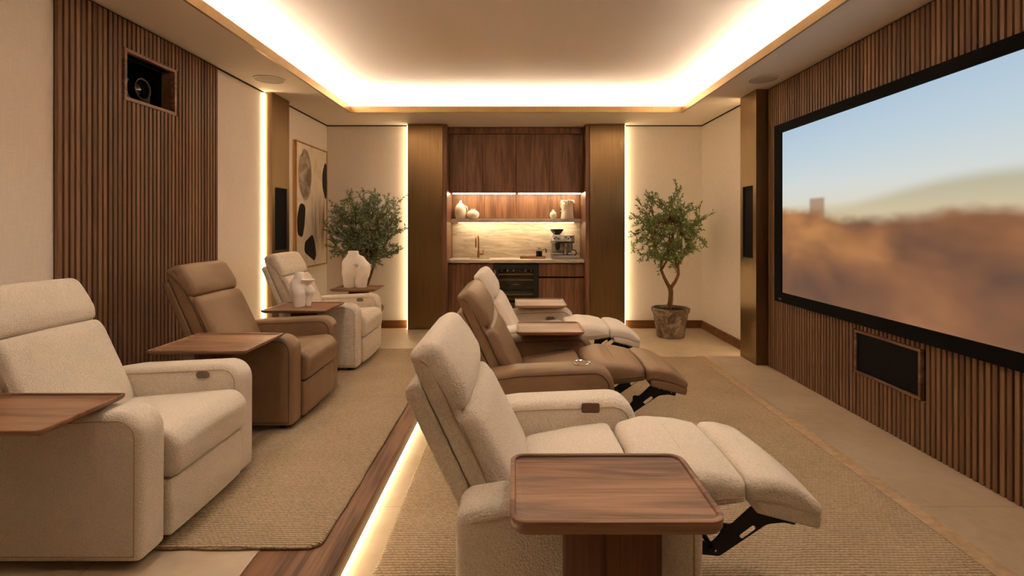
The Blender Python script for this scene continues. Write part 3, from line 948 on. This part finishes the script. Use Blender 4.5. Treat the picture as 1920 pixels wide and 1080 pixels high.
obj('lace_drape', bm, M['ceramic_w'], vd, vd.location)

# ------------------------------------------------------------------ painting
M['ink'] = plain('black_paint', '#191512', .8)
PY0, PY1, PZ0, PZ1 = 5.565, 6.48, .83, 2.25
pt = thing('painting', 'abstract painting with black shapes in a pale oak frame', 'painting', (XL+.02, 6.0, PZ0))
bm = B(); rect_frame(bm, 0, XL+.001, XL+.042, PY0+.012, PY1-.012, PZ0+.012, PZ1-.012, .012)
fr_ = obj('frame', bm, M['oak'], pt, pt.location, False)
bm = B(); rect_frame(bm, 0, XL+.030, XL+.0365, PY0+.0165, PY1-.0165, PZ0+.0165, PZ1-.0165, .0045)
obj('painted_shadow_line', bm, M['ink'], fr_, pt.location, False)  # black strip paints the shade between frame and canvas
def canvas_mat():
    t = NT('canvas_wash')
    x, y, z = t.xyz()
    u = t.math('MULTIPLY', t.math('SUBTRACT', y, PY0-6.0), 1/(PY1-PY0)); v = t.math('MULTIPLY', z, 1/(PZ1-PZ0))
    cb = t.n('CombineXYZ', {'X': u, 'Y': t.math('MULTIPLY', v, 1.5)}).outputs[0]
    n1 = t.noise(cb, 3.0, 5, .6, 1.2)
    st = t.noise(t.n('CombineXYZ', {'X': t.math('MULTIPLY', u, 14.), 'Y': t.math('MULTIPLY', v, 1.6)}).outputs[0], 1.0, 4, .6)
    base_ = t.ramp(n1, [(.3, lin('#d2bda3')), (.6, lin('#e6d9c7'))])
    # smoky half oval
    d = t.math('ADD', t.math('POWER', t.math('MULTIPLY', t.math('SUBTRACT', u, .27), 1/.21), 2.), t.math('POWER', t.math('MULTIPLY', t.math('SUBTRACT', v, .75), 1/.21), 2.))
    ov = t.math('MULTIPLY', t.sstep(t.math('ADD', d, t.math('MULTIPLY', n1, .8)), 1.45, 1.2), t.sstep(n1, .2, .62))
    c = t.mix(t.math('MULTIPLY', ov, .9), base_, lin('#5f4f3d'))
    s = t.math('MULTIPLY', t.math('MULTIPLY', t.sstep(st, .32, .6), t.sstep(u, .35, .7)), t.math('MULTIPLY', t.sstep(v, .68, .4), t.sstep(v, .05, .3)))
    c = t.mix(t.math('MULTIPLY', s, .85), c, lin('#6b4b2e'))
    s2 = t.math('MULTIPLY', t.sstep(n1, .45, .75), t.sstep(u, .3, .6))
    c = t.mix(t.math('MULTIPLY', s2, .35), c, lin('#a9835a'))
    return t.pbr(c, .85, 0, None, .2)
M['canvas'] = canvas_mat()
bm = B(); xc = XL+.034
box(bm, XL+.001, xc, PY0+.013, PY1-.013, PZ0+.013, PZ1-.013)
def blob(pts):
    extrude_poly(bm, rpoly([(PY0+u*(PY1-PY0), PZ0+v*(PZ1-PZ0), r) for u, v, r in pts], 8), xc, xc+.0012, 'x', mi=1)
blob([(.95, .555, .04), (.985, .62, .02), (.985, .87, .03), (.93, .90, .05), (.83, .80, .2), (.83, .68, .2)])
blob([(.05, .27, .06), (.19, .245, .05), (.25, .35, .2), (.28, .50, .06), (.12, .525, .08), (.03, .40, .25)])
blob([(.24, .13, .06), (.56, .045, .04), (.62, .09, .05), (.57, .20, .1), (.50, .27, .05), (.26, .21, .06)])
obj('canvas', bm, [M['canvas'], M['ink']], pt, pt.location, False)

# ------------------------------------------------------------------ ceiling speakers
for x, lab in ((-2.165, 'round white ceiling speaker above the strip light by the slatted niche wall'), (2.165, 'round white ceiling speaker near the top of the screen wall')):
    s = thing('ceiling_speaker', lab, 'speaker', (x, 4.49, ZC), 'ceiling speakers')
    bm = B(); lathe(bm, [(.13, ZC-.0005), (.13, ZC-.006), (.118, ZC-.008), (.118, ZC-.004)], 48, (x, 4.49, 0), cap0=False, cap1=False); obj('rim', bm, M['ceil'], s, s.location)
    bm = B(); lathe(bm, [(.1175, ZC-.0005), (.1175, ZC-.004)], 48, (x, 4.49, 0)); obj('grille', bm, plain('speaker_grille', '#b3a696', .8), s, s.location)

# unseen fill downlights added over the two rows to brighten the foreground seats
for x, y, lab in ((-1.2, 2.0, 'added fill downlight above the upright boucle recliner'), (-1.2, 3.25, 'added fill downlight above the upright leather recliner'),
                  (.65, 1.8, 'added fill downlight above the reclined boucle chair'), (.65, 3.15, 'added fill downlight above the reclined leather chair')):
    d = thing('fill_downlight', lab, 'light', (x, y, ZU), 'added fill downlights')
    bm = B(); lathe(bm, [(.05, ZU-.001), (.05, ZU-.004), (.042, ZU-.006), (.038, ZU-.002)], 32, (x, y, 0), cap0=False, cap1=False); obj('trim_ring', bm, M['ceil'], d, d.location)
    bm = B(); lathe(bm, [(.037, ZU-.001), (.037, ZU-.003)], 32, (x, y, 0)); obj('fill_lamp', bm, M['led_low'], d, d.location)
    sl = bpy.data.lights.new('fill_beam', 'SPOT'); sl.energy = 16; sl.color = (1, .90, .77); sl.spot_size = math.radians(110); sl.spot_blend = 1.; sl.shadow_soft_size = .12
    so = bpy.data.objects.new('fill_beam', sl); COL.objects.link(so); so.parent = d; so.location = (0, 0, -.012)

# ------------------------------------------------------------------ rugs
def rug(name, x0, x1, y0, y1, z0, th, mat, lab, r=.06):
    bm = B(); o = rpoly([(x0, y0, r), (x1, y0, r), (x1, y1, r), (x0, y1, r)], 6)
    o = resample(o, .06); rr = random.Random(5)
    o = [p + Vector((rr.uniform(-.003, .003), rr.uniform(-.003, .003))) for p in o]
    loft(bm, [[Vector((p.x, p.y, z)) for p in inset(o, d)] for d, z in ((.004, z0), (0, z0+th*.4), (.003, z0+th*.8), (.012, z0+th))])
    return tag(obj(name, bm, mat, angle=60), lab, 'rug')
M['rug_up'] = rug_mat('jute_rows', '#4f3d2e', '#ae9779', '#d8c4a6', .0125, .021)
M['rug_lo'] = rug_mat('jute_knots', '#4c3b2c', '#ae9779', '#d8c4a6', .0155, .019)
rug('jute_rug', -1.45, -.722, 1.885, 4.92, PZ, .016, M['rug_up'], 'narrow brown jute runner on the raised platform in front of the upright recliners')
M['bind'] = linen('rug_binding', '#a98f6f', '#c2a98a')
lr = thing('jute_rug', 'large woven jute rug under the reclined chairs', 'rug', (.6, 2.2, 0))
rg = rug('pile', -.54, 1.80, -.6, 5.09, 0, .013, M['rug_lo'], '', .01)
rg.parent = lr; rg.data.transform(Matrix.Translation(-Vector(lr.location)))
for k in ('label', 'category'): del rg[k]
bm = B(); box(bm, 1.787, 1.872, -.6, 5.10, 0, .0150, .003, 2); obj('binding', bm, M['bind'], lr, lr.location)

# ------------------------------------------------------------------ recliners
def make_recliner(label, mats, loc, scale=1., reclined=True, A=.632, Ar=.60, b0=.04, alpha=25.5, switch='oval', sw_side=1, cup=False, armpanel=False, zs=0., thick=.111, s_neck=.40, s_top=.615):
    fab, seam = mats
    R = thing('recliner', label, 'armchair', loc); R.scale = (scale,)*3
    al = math.radians(alpha)
    zb = .44 if reclined else .452
    def bx(poly):   # (t,s) -> (x,z)
        c, s_ = math.cos(al), math.sin(al)
        return [Vector((b0 + p.x*c - p.y*s_, zb + p.x*s_ + p.y*c)) for p in poly]
    HW, AW = .43, .147
    xr = b0-.21
    # arms
    arm = rpoly([(xr, .04, .02), (.45, .04, .03), (.452, A, .10), (xr+.16, Ar+.012, .3), (xr-.0, Ar-.012, .05)], 10)
    for sgn in (-1, 1):
        y0, y1 = sorted((sgn*HW, sgn*(HW-AW)))
        bm = B(); soft(bm, arm, y0, y1, .026, 'y', 5, 4, puff=.006, endpuff=.004, step=.04, pdir=(0.3, 1))
        a = obj('armrest', bm, fab, R, angle=70)
        for yy in (y0+.0005, y1-.0005):
            bm = B(); welt(bm, arm, yy, .0275, .0026, part=lambda u, v: v > .06 and u > xr+.04); obj('piping', bm, seam, a)
        if sgn == sw_side and switch:
            yy = sgn*(HW-AW)-sgn*.002
            bm = B()
            if switch == 'oval':
                zq = .525 if reclined else .555
                pl2 = rpoly([(.225, zq, .017), (.295, zq, .017), (.295, zq+.037, .017), (.225, zq+.037, .017)], 6)
                soft(bm, pl2, *sorted((yy, yy-sgn*.008)), .003, 'y', 2, 2, step=.02)
                sp_ = obj('switch_plate', bm, M['pewter'], a)
            else:
                pl2 = rpoly([(.235, .58, .008), (.305, .58, .008), (.305, .618, .008), (.235, .618, .008)], 4)
                soft(bm, pl2, *sorted((yy, yy-sgn*.006)), .002, 'y', 2, 2, step=.02)
                sp_ = obj('switch_plate', bm, M['brownplate'], a)
                sp_['label'] = 'brown rectangular switch plate'
        if cup and sgn == -1:
            ym = (y0+y1)/2; xk = .305; zk = A-.004
            bm = B(); lathe(bm, [(.044, zk-.01), (.044, zk+.006), (.040, zk+.009), (.035, zk+.006), (.034, zk+.0015)], 32, (xk, ym, 0), cap1=True)
            obj('cup_holder', bm, M['chrome'], a)
        if armpanel and sgn == -1:
            ym = (y0+y1)/2; xk = .30; zk = A+.001
            bm = B(); box(bm, xk-.06, xk+.06, ym-.035, ym+.035, zk-.008, zk+.004, .003, 2)
            cp = obj('control_pad', bm, M['black'], a)
    # back
    BW = HW-AW-.006
    tb, sn, st = thick, s_neck, s_top
    shell = bx(rpoly([(-tb-.054, -.34, .01), (-tb-.002, -.34, .01), (-tb-.002, st-.085, .02), (-tb-.054, st-.085, .03)], 6))
    bm = B(); soft(bm, shell, -BW, BW, .010, 'y', 4, 4, step=.05)
    sh_ = obj('back_shell', bm, fab, R, angle=70)
    core = bx(rpoly([(-tb, -.06, .01), (-.045, -.06, .01), (-.045, sn, .2), (-.058, st-.03, .02), (-tb, st-.03, .02)], 8))
    bm = B(); soft(bm, core, -BW, BW, .014, 'y', 5, 5, puff=.0, endpuff=.004, step=.03)
    bk = obj('backrest', bm, fab, R, angle=80)
    pd = (math.cos(al), math.sin(al))
    low = bx(rpoly([(-.075, -.06, .02), (-.006, -.06, .04), (.006, .10, .2), (.0, sn-.06, .1), (-.016, sn-.002, .03), (-.075, sn-.002, .01)], 7))
    bm = B(); soft(bm, low, -BW-.002, BW+.002, .032, 'y', 6, 8, puff=.013, endpuff=.004, step=.03, pdir=pd)
    lo_ = obj('back_cushion', bm, fab, R, angle=80)
    head = bx(rpoly([(-.082, sn+.002, .01), (-.022, sn+.002, .03), (-.003, sn+.06, .08), (-.010, sn+.13, .1), (-.030, st+.006, .075), (-tb-.002, st-.004, .055), (-tb+.001, st-.05, .03)], 8))
    bm = B(); soft(bm, head, -BW-.003, BW+.003, .032, 'y', 6, 8, puff=.013, endpuff=.004, step=.025, pdir=pd)
    hd_ = obj('headrest', bm, fab, R, angle=80)
    for sg in (-1, 1):
        yy = sg*(BW+.0035)
        pts = chaikin(bx([Vector(p) for p in ((-.062, -.03), (-.060, .1), (-.058, sn-.04), (-.064, sn+.0), (-.060, sn+.06), (-.066, st-.06), (-.082, st-.03))]), 3)
        bm = B(); tube(bm, [(p.x, yy, p.y) for p in pts], .0024, 6); obj('piping', bm, seam, bk)
    SW = HW-AW-.004
    # seat and base
    bm = B(); box(bm, xr+.02, .40 if reclined else .42, -SW, SW, .05, .36 if reclined else .285, .004, 1)
    obj('base', bm, M['steel'] if reclined else fab, R)
    if reclined:
        seat = rpoly([(b0-.03, .38), (.343, .40, .02), (.343, .552, .028), (.20, .535, .2), (b0-.03, .497, .03)], 6)
        bm = B(); soft(bm, seat, -SW, SW, .028, 'y', 5, 7, puff=.014, step=.03, pdir=(0, 1)); obj('seat_cushion', bm, fab, R, angle=80)
        LW = .235
        leg = rpoly([(.349, .46, .02), (.650, .500, .012), (.650, .566, .026), (.56, .586, .15), (.45, .594, .1), (.349, .565, .035)], 6)
        bm = B(); soft(bm, leg, -LW, LW, .034, 'y', 6, 8, puff=.012, step=.025, pdir=(0, 1)); lg = obj('leg_rest', bm, fab, R, angle=80)
        bm = B()
        tube(bm, [(.500, y, .5925-.010*abs(y/LW)**4+.012*(1-(y/LW)**2)-.002) for y in [LW*.9*k/10 for k in range(-10, 11)]], .0026, 6); obj('stitch_line', bm, fab, lg)
        for sg in (-1, 1):
            bm = B(); tube(bm, [(.38, sg*(LW+.0005), .500), (.50, sg*(LW+.001), .512), (.635, sg*(LW+.0005), .527)], .002, 6); obj('piping', bm, seam, lg)
        foot = rpoly([(.654, .502, .012), (.76, .488, .3), (.862, .455, .012), (.874, .487, .03), (.79, .552, .1), (.72, .570, .1), (.654, .570, .026)], 6)
        bm = B(); soft(bm, foot, -LW+.004, LW-.004, .024, 'y', 6, 8, puff=.012, step=.025, pdir=(.3, 1)); obj('foot_rest', bm, fab, R, angle=80)
        flap = rpoly([(.675, .474, .01), (.858, .427, .01), (.868, .464, .012), (.77, .498, .1), (.675, .512, .01)], 5)
        bm = B(); soft(bm, flap, -LW+.007, LW-.007, .009, 'y', 4, 3, step=.03); obj('foot_flap', bm, fab, R, angle=80)
        plate = rpoly([(.40, .355, .005), (.53, .362, .01), (.566, .346, .02), (.598, .378, .02), (.596, .41, .015), (.63, .404, .02), (.70, .468, .015), (.76, .455, .02), (.826, .436, .004), (.822, .405, .008), (.785, .413, .01), (.735, .408, .05), (.592, .312, .02), (.535, .318, .02), (.40, .305, .005)], 4)
        slot = rpoly([(.648, .372, .008), (.664, .36, .008), (.708, .392, .008), (.694, .406, .008)], 4)
        pegs = [(.58, .33), (.735, .445), (.80, .425), (.815, .43), (.76, .44)]
        for sgn in (-1, 1):
            bm = B(); y_ = sgn*(LW-.075)
            extrude_poly(bm, plate, y_-.004, y_+.004, 'y', holes=(slot,))
            n0 = len(bm.faces)
            for u, v in pegs: lathe(bm, [(.0035, -.007), (.0035, .007)], 10, (u, y_, v), 'y')
            bm.faces.ensure_lookup_table()
            for f_ in bm.faces[n0:]: f_.material_index = 1
            obj('leg_rest_bracket', bm, [M['steel'], M['chrome']], R, smooth=False)
        bm = B(); tube(bm, [(.57, -.17, .335), (.57, .17, .335)], .008, 10); obj('cross_bar', bm, M['steel'], R)
    else:
        seat = rpoly([(b0-.03, .30), (.455, .298, .03), (.494, .315, .03), (.502, .44, .06), (.45, .505, .09), (.2, .485, .2), (b0-.03, .460, .03)], 7)
        bm = B(); soft(bm, seat, -SW, SW, .024, 'y', 5, 8, puff=.016, step=.03, pdir=(.5, 1)); st_ = obj('seat_cushion', bm, fab, R, angle=80)
        for yy in (-SW+.001, SW-.001):
            bm = B(); welt(bm, seat, yy+(.004 if yy < 0 else -.004), .019, .0024, part=lambda u, v: u > .1 and v > .32); obj('piping', bm, seam, st_)
        pan = rpoly([(.41, .055, .01), (.462, .055, .012), (.474, .15, .2), (.464, .290, .014), (.41, .290, .01)], 5)
        bm = B(); soft(bm, pan, -SW+.002, SW-.002, .014, 'y', 4, 7, puff=.006, step=.03, pdir=(1, 0)); obj('leg_rest', bm, fab, R, angle=80)
    for (fx_, z0_) in ((.36, zs), (xr+.07, 0 if not reclined else zs)):
        for sgn in (-1, 1):
            bm = B(); lathe(bm, [(.024, z0_), (.026, z0_+.004), (.026, .05)], 16, (fx_, sgn*.36, 0)); obj('foot', bm, M['black'], R)
    return R

C, LE, LI, PW = (M['boucle'], M['seam_c']), (M['leather'], M['seam_l']), (M['linen'], M['seam_c']), (M['plainweave'], M['seam_c'])
RX = .017
make_recliner('cream boucle recliner with its footrest out, behind the walnut pedestal table', C, (RX, 1.70, .0145), switch='rect')
make_recliner('taupe leather recliner with its footrest out and a chrome cup holder', LE, (RX, 2.86, .0145), cup=True)
make_recliner('smooth cream recliner with its footrest out, closest to the kitchenette', PW, (RX, 3.87, .0145))
LS = .878; LX = -1.29-.45*LS
kw = dict(scale=LS, reclined=False, A=.632, Ar=.592, b0=-.078, alpha=24., zs=.019, thick=.145, s_neck=.475, s_top=.725)
make_recliner('upright cream boucle recliner on the platform, with an oval switch plate', C, (LX, 2.136, PZ), **kw)
make_recliner('upright taupe leather recliner on the platform', LE, (LX, 3.33, PZ), switch=None, armpanel=True, **kw)
make_recliner('upright oatmeal linen recliner on the platform in front of the painting', LI, (LX, 4.53, PZ), **kw)

# ------------------------------------------------------------------ tray tables
def tray_table(label, x0, x1, y0, y1, zt, floor=None, arm=None, r=.04, mat='walnut_x', ped=None, th=.032):
    cx, cy = (x0+x1)/2, (y0+y1)/2
    T = thing('tray_table', label, 'side table', (cx, cy, floor if floor is not None else arm[2]))
    o = rpoly([(x0, y0, r), (x1, y0, r), (x1, y1, r), (x0, y1, r)], 8)
    bm = B()
    loft(bm, [[Vector((p.x, p.y, z)) for p in inset(o, d)] for d, z in ((.030, zt-th), (.020 if th < .03 else .008, zt-th), (.005 if th < .03 else .002, zt-th+.009), (0, zt-.008), (0, zt-.001), (.002, zt), (.010, zt), (.012, zt-.001), (.0135, zt-.006), (.015, zt-.0065))])
    obj('tabletop', bm, M[mat], T, T.location, angle=50)
    if floor is not None:
        px0, px1, py0, py1 = ped
        bm = B(); box(bm, px0, px1, py0, py1, floor+.012, zt-th, .004, 2); obj('pedestal', bm, M['walnut_z'], T, T.location)
        bm = B(); box(bm, px0-.035, px1+.035, py0-.06, py1+.012, floor, floor+.012, .003, 2); obj('foot_plate', bm, M['steel'], T, T.location)
    else:
        ax, ay, az = arm
        bm = B(); box(bm, ax-.09, ax+.09, ay-.05, ay+.05, zt-th-.004, zt-th); box(bm, ax-.03, ax+.03, ay-.03, ay+.03, az, zt-th-.003)
        obj('bracket', bm, M['steel'], T, T.location)
    return T
zR = .688
tray_table('walnut tray table on a wide walnut pedestal beside the reclined boucle chair', -.015, .455, 1.09, 1.42, zR, .0145, ped=(.112, .340, 1.19, 1.235))
tray_table('walnut tray table on the arm of the reclined taupe leather chair', .0, .408, 3.02, 3.36, zR, None, (.16, 3.22, .6405), th=.025)
tray_table('walnut tray table on the arm of the reclined chair closest to the kitchenette', -.01, .40, 4.02, 4.43, zR, None, (.16, 4.23, .6405), th=.025)
zL = .70
tray_table('walnut tray table on the near arm of the upright boucle recliner', -2.03, -1.42, 1.525, 1.873, zL+.007, None, (-1.66, 1.822, .675), r=.02, th=.024)
tray_table('walnut tray table between the upright boucle and leather recliners', -1.83, -1.335, 2.525, 2.95, zL, PZ, r=.02, th=.024, ped=(-1.70, -1.50, 2.70, 2.74))
tray_table('walnut tray table carrying the small two-part white vase', -1.86, -1.385, 3.715, 4.14, zL, PZ, r=.02, th=.024, ped=(-1.72, -1.52, 3.90, 3.94))
tray_table('walnut tray table carrying the tall white vase with a hole', -1.80, -1.355, 4.93, 5.28, zL, PZ, r=.02, th=.024, ped=(-1.68, -1.48, 5.12, 5.16))

# ------------------------------------------------------------------ sculptural vases
def smin(a, b, k):
    h = np.clip(.5+.5*(b-a)/k, 0, 1)
    return b*(1-h)+a*h-k*h*(1-h)
def cone_sdf(X, Y, Z, a, b, ra, rb, sq=1.):
    a = np.array(a); b = np.array(b); d = b-a; L2 = d.dot(d)
    t = np.clip(((X-a[0])*d[0]+(Y/sq-a[1])*d[1]+(Z-a[2])*d[2])/L2, 0, 1)
    return np.sqrt((X-a[0]-t*d[0])**2+(Y/sq-a[1]-t*d[1])**2+(Z-a[2]-t*d[2])**2)-(ra+(rb-ra)*t)
def chain(X, Y, Z, pts, k=.02, sq=1.):
    f = None
    for p, q in zip(pts, pts[1:]):
        g = cone_sdf(X, Y, Z, (p[0], p[1], p[2]), (q[0], q[1], q[2]), p[3], q[3], sq)
        f = g if f is None else smin(f, g, k)
    return f
def v1(X, Y, Z):
    l = chain(X, Y, Z, [(-.03, 0, .42, .050), (-.03, 0, .33, .049), (-.062, 0, .235, .074), (-.068, 0, .15, .070), (-.070, 0, .06, .054), (-.072, 0, -.06, .050)], .02)
    r = chain(X, Y, Z, [(-.03, 0, .30, .045), (.035, 0, .265, .052), (.082, 0, .205, .055), (.070, 0, .14, .058), (.05, 0, .06, .054), (.045, 0, -.06, .054)], .02)
    f = smin(l, r, .012)
    mid = np.minimum(cone_sdf(X, Y, Z, (.0, 0, .26), (.018, 0, .20), .056, .066), cone_sdf(X, Y, Z, (.018, 0, .20), (-.012, 0, .135), .066, .045))
    f = smin(f, mid, .025)
    # legs split and dished hole
    slit = np.maximum(np.abs(X+.013)-.0065, Z-.10-.25*np.maximum(0, X+.013))
    f = np.maximum(f, -slit)
    rr = np.sqrt((X-.014)**2+(Z-.212)**2)
    hole = rr-.0105-np.maximum(0, np.abs(Y)-.028)*.55
    f = np.maximum(f, -hole)
    f = np.maximum(f, Z-.368); f = np.maximum(f, -Z)
    inner = np.maximum(np.sqrt((X+.03)**2+Y**2)-.040, -(Z-.33))
    return np.maximum(f, -inner)
def v2(X, Y, Z):
    l = chain(X, Y, Z, [(-.006, 0, .30, .032), (-.006, 0, .235, .033), (-.028, 0, .175, .044), (-.022, 0, .14, .050), (-.010, 0, .105, .050), (-.009, 0, .06, .044), (-.009, 0, -.05, .040)], .012)
    r = chain(X, Y, Z, [(.040, .012, .17, .014), (.056, .02, .135, .034), (.064, .022, .115, .036), (.058, .022, .07, .026), (.055, .022, .03, .020), (.055, .022, -.05, .019)], .012)
    dr = np.sqrt((X-.058)**2+(Y-.005)**2)
    dish = np.maximum((dr-.050-np.minimum(0, Z-.206)*.9)*.75, Z-.210)
    dish = np.maximum(dish, .135-Z)
    r = smin(r, dish, .008)
    f = smin(l, r, .006)
    f = np.maximum(f, Z-.268); f = np.maximum(f, -Z)
    inner = np.maximum(np.sqrt((X+.006)**2+Y**2)-.025, -(Z-.24))
    return np.maximum(f, -inner)
def sculpt(fn, lo, hi, h, loc, lab):
    bm = surface_nets(fn, lo, hi, h)
    for _ in range(2): bmesh.ops.smooth_vert(bm, verts=bm.verts, factor=.5, use_axis_x=True, use_axis_y=True, use_axis_z=True)
    bot = min(v.co.z for v in bm.verts)
    bmesh.ops.translate(bm, verts=bm.verts, vec=(0, 0, -bot))
    o = tag(obj('vase', bm, M['ceramic'], angle=60), lab, 'vase'); o.location = loc
    return o
sculpt(v1, (-.17, -.09, -.01), (.17, .09, .39), .0065, (-1.598, 5.115, zL-.0055), 'tall white sculptural vase with a round hole and two legs')
sculpt(v2, (-.11, -.08, -.01), (.12, .09, .29), .0055, (-1.655, 3.92, zL-.0055), 'small white two-part body-shaped vase on the tray table')

# ------------------------------------------------------------------ trees
def tree(root, base, trunk, crown_c, crown_r, nb, seed, leafmat, L=.040, fork=None, dens=9, lat=.65):
    rd = random.Random(seed)
    wood_bm, leaf_bm = B(), B()
    base = Vector(base)
    limbs = []
    for pts, rads in trunk:
        P = [base+Vector(p) for p in pts]
        tube(wood_bm, P, rads, 10)
        limbs.append(P)
    cc = Vector(crown_c); cr = Vector(crown_r)
    def leaf(p, d, s):
        d = d.normalized()
        side = d.cross(Vector((rd.uniform(-1, 1), rd.uniform(-1, 1), rd.uniform(-1, 1)))).normalized()
        nrm = side.cross(d)
        w = s*.19
        a = p; b1 = p+d*s*.5+side*w+nrm*w*.3; b2 = p+d*s*.5-side*w+nrm*w*.3; c = p+d*s*.5; e = p+d*s-nrm*w*.3
        v = [leaf_bm.verts.new(q) for q in (a, b1, e, b2, c)]
        leaf_bm.faces.new((v[0], v[1], v[4])); leaf_bm.faces.new((v[1], v[2], v[4])); leaf_bm.faces.new((v[2], v[3], v[4])); leaf_bm.faces.new((v[3], v[0], v[4]))
    def spray(p0, p1, r0, nt, depth):
        # curved branch p0->p1
        mid = p0.lerp(p1, .5)+Vector((rd.uniform(-.05, .05), rd.uniform(-.05, .05), rd.uniform(-.01, .05)))*(p1-p0).length
        pts = []
        for k in range(7):
            t = k/6
            pts.append(p0*(1-t)**2+mid*2*t*(1-t)+p1*t*t)
        tube(wood_bm, pts, [r0*(1-.75*k/6) for k in range(7)], 5)
        for k in range(nt):
            t = .3+.72*((k+rd.random())/nt)**.8; t = min(t, .999)
            i = min(5, int(t*6)); f = t*6-i
            q = pts[i].lerp(pts[min(6, i+1)], f)
            d = (pts[min(6, i+1)]-pts[i]).normalized()
            sd = (d+Vector((rd.gauss(0, .6), rd.gauss(0, .6), rd.gauss(.15, .45)))).normalized()
            ln = rd.uniform(.06, .15)
            tw = [q, q+sd*ln*.5, q+sd*ln+Vector((0, 0, .012))]
            tube(wood_bm, tw, [.0022, .0018, .001], 4, False)
            for j in range(dens):
                tt = (j+.5)/dens
                pp = tw[0].lerp(tw[2], tt)
                ld = sd*.8+Vector((rd.gauss(0, .7), rd.gauss(0, .7), rd.gauss(.1, .6)))
                leaf(pp, ld, L*rd.uniform(.7, 1.15))
    for b in range(nb):
        # even-ish directions in the crown ellipsoid
        z = 1-2*(b+.5)/nb
        a = b*2.39996+rd.uniform(-.3, .3)
        rr = math.sqrt(max(0, 1-z*z))
        m = rd.choice((.62, .8, .9, 1., 1.08))*rd.uniform(.92, 1.04)
        tip = cc+Vector((cr.x*rr*math.cos(a)*m, cr.y*rr*math.sin(a)*m, cr.z*z*m))
        limb = limbs[1+b % (len(limbs)-1)] if len(limbs) > 1 else limbs[0]
        q = limb[rd.randrange(len(limb)//2, len(limb))]
        spray(q, tip, .007, 9, 0)
    for bm_ in (leaf_bm, wood_bm):
        for v in bm_.verts:
            v.co.x = max(XL+.03, min(XR-.03, v.co.x)); v.co.y = min(YB-.03, v.co.y)
    return wood_bm, leaf_bm
def pot(T, x, y, rim, hgt, rb):
    L = T.location
    bm = B(); lathe(bm, [(rb, 0), (rb+.006, .01), (rim-.02, hgt-.06), (rim-.016, hgt-.055), (rim-.004, hgt-.045), (rim, hgt-.008), (rim-.008, hgt), (rim-.028, hgt-.002), (rim-.035, hgt-.04)], 48, (x, y, 0), cap1=False); obj('pot', bm, M['pot'], T, L, angle=50)
    bm = B(); rr = random.Random(2)
    pr = [(rim-.034, hgt-.03), (rim*.6, hgt-.018), (.02, hgt-.012)]
    lathe(bm, pr, 40, (x, y, 0), cap0=True)
    for v in bm.verts: v.co.z += rr.uniform(-.004, .004)
    obj('soil', bm, M['soil'], T, L)
TX, TY = 1.825, 6.06
T = thing('potted_tree', 'small potted olive tree in a weathered grey pot in the corner near the screen wall', 'plant', (TX, TY, 0))
pot(T, TX, TY, .222, .345, .15)
tr_ = [([(-.02, 0, .31), (.0, 0, .42), (.005, 0, .52), (-.005, .0, .60)], [.034, .029, .027, .030]),
       ([(-.005, 0, .57), (-.06, .02, .68), (-.10, .03, .78), (-.10, .04, .90), (-.16, .06, 1.05), (-.17, .05, 1.3)], [.024, .019, .017, .014, .010, .006]),
       ([(.0, 0, .57), (.055, -.02, .66), (.085, -.03, .74), (.08, -.03, .84), (.11, -.05, .98), (.12, -.06, 1.3)], [.024, .019, .018, .015, .011, .006]),
       ([(-.09, .03, .80), (-.03, 0, .92), (-.01, .02, 1.1), (.0, .0, 1.4)], [.014, .011, .009, .005]),
       ([(.08, -.03, .80), (.05, .05, .95), (.06, .10, 1.15), (.04, .10, 1.4)], [.013, .010, .008, .005])]
w_, l_ = tree(T, (TX, TY, 0), tr_, (TX-.02, TY, 1.27), (.44, .40, .46), 52, 11, M['leaf'], .046, dens=11)
obj('trunk', w_, M['bark'], T, T.location); obj('foliage', l_, M['leaf'], T, T.location, smooth=False)
bm = B(); rg_ = random.Random(4)
for k in range(30):
    p = Vector((TX-.13+rg_.gauss(0, .03), TY-.06+rg_.gauss(0, .03), .325)); d = Vector((rg_.gauss(0, .02), rg_.gauss(0, .02), rg_.uniform(.03, .06)))
    tube(bm, [p, p+d], [.003, .0008], 4)
obj('weeds', bm, plain('weed_green', '#4d6a2c', .7), T, T.location)
TX, TY = -1.77, 6.06
T = thing('potted_tree', 'bushy grey green olive plant behind the tall white vase, beside the painting', 'plant', (TX, TY, 0))
pot(T, TX, TY, .2, .36, .14)
tr_ = [([(0, 0, .33), (.0, 0, .5), (.0, 0, .62)], [.03, .026, .024]),
       ([(0, 0, .6), (-.05, .02, .75), (-.09, .03, .9), (-.12, .03, 1.1)], [.018, .014, .011, .007]),
       ([(0, 0, .6), (.06, -.02, .75), (.10, .0, .9), (.14, .0, 1.1)], [.018, .014, .011, .007]),
       ([(0, 0, .6), (.0, .03, .8), (.01, .02, 1.0), (.03, .02, 1.25)], [.018, .014, .011, .007])]
w_, l_ = tree(T, (TX, TY, 0), tr_, (TX, TY, 1.27), (.41, .40, .46), 70, 23, M['leaf2'], .046, dens=13)
obj('trunk', w_, M['bark'], T, T.location); obj('foliage', l_, M['leaf2'], T, T.location, smooth=False)

# ------------------------------------------------------------------ world & view
wd_ = bpy.data.worlds.new('world'); SC.world = wd_; wd_.use_nodes = True
wd_.node_tree.nodes['Background'].inputs[0].default_value = (0, 0, 0, 1)
SC.view_settings.view_transform = 'Standard'
SC.view_settings.look = 'None'
SC.view_settings.gamma = 1
SC.view_settings.exposure = 1.7
SC.view_settings.use_curve_mapping = False
SC.cycles.max_bounces = 10
SC.cycles.diffuse_bounces = 7
SC.cycles.sample_clamp_indirect = 8
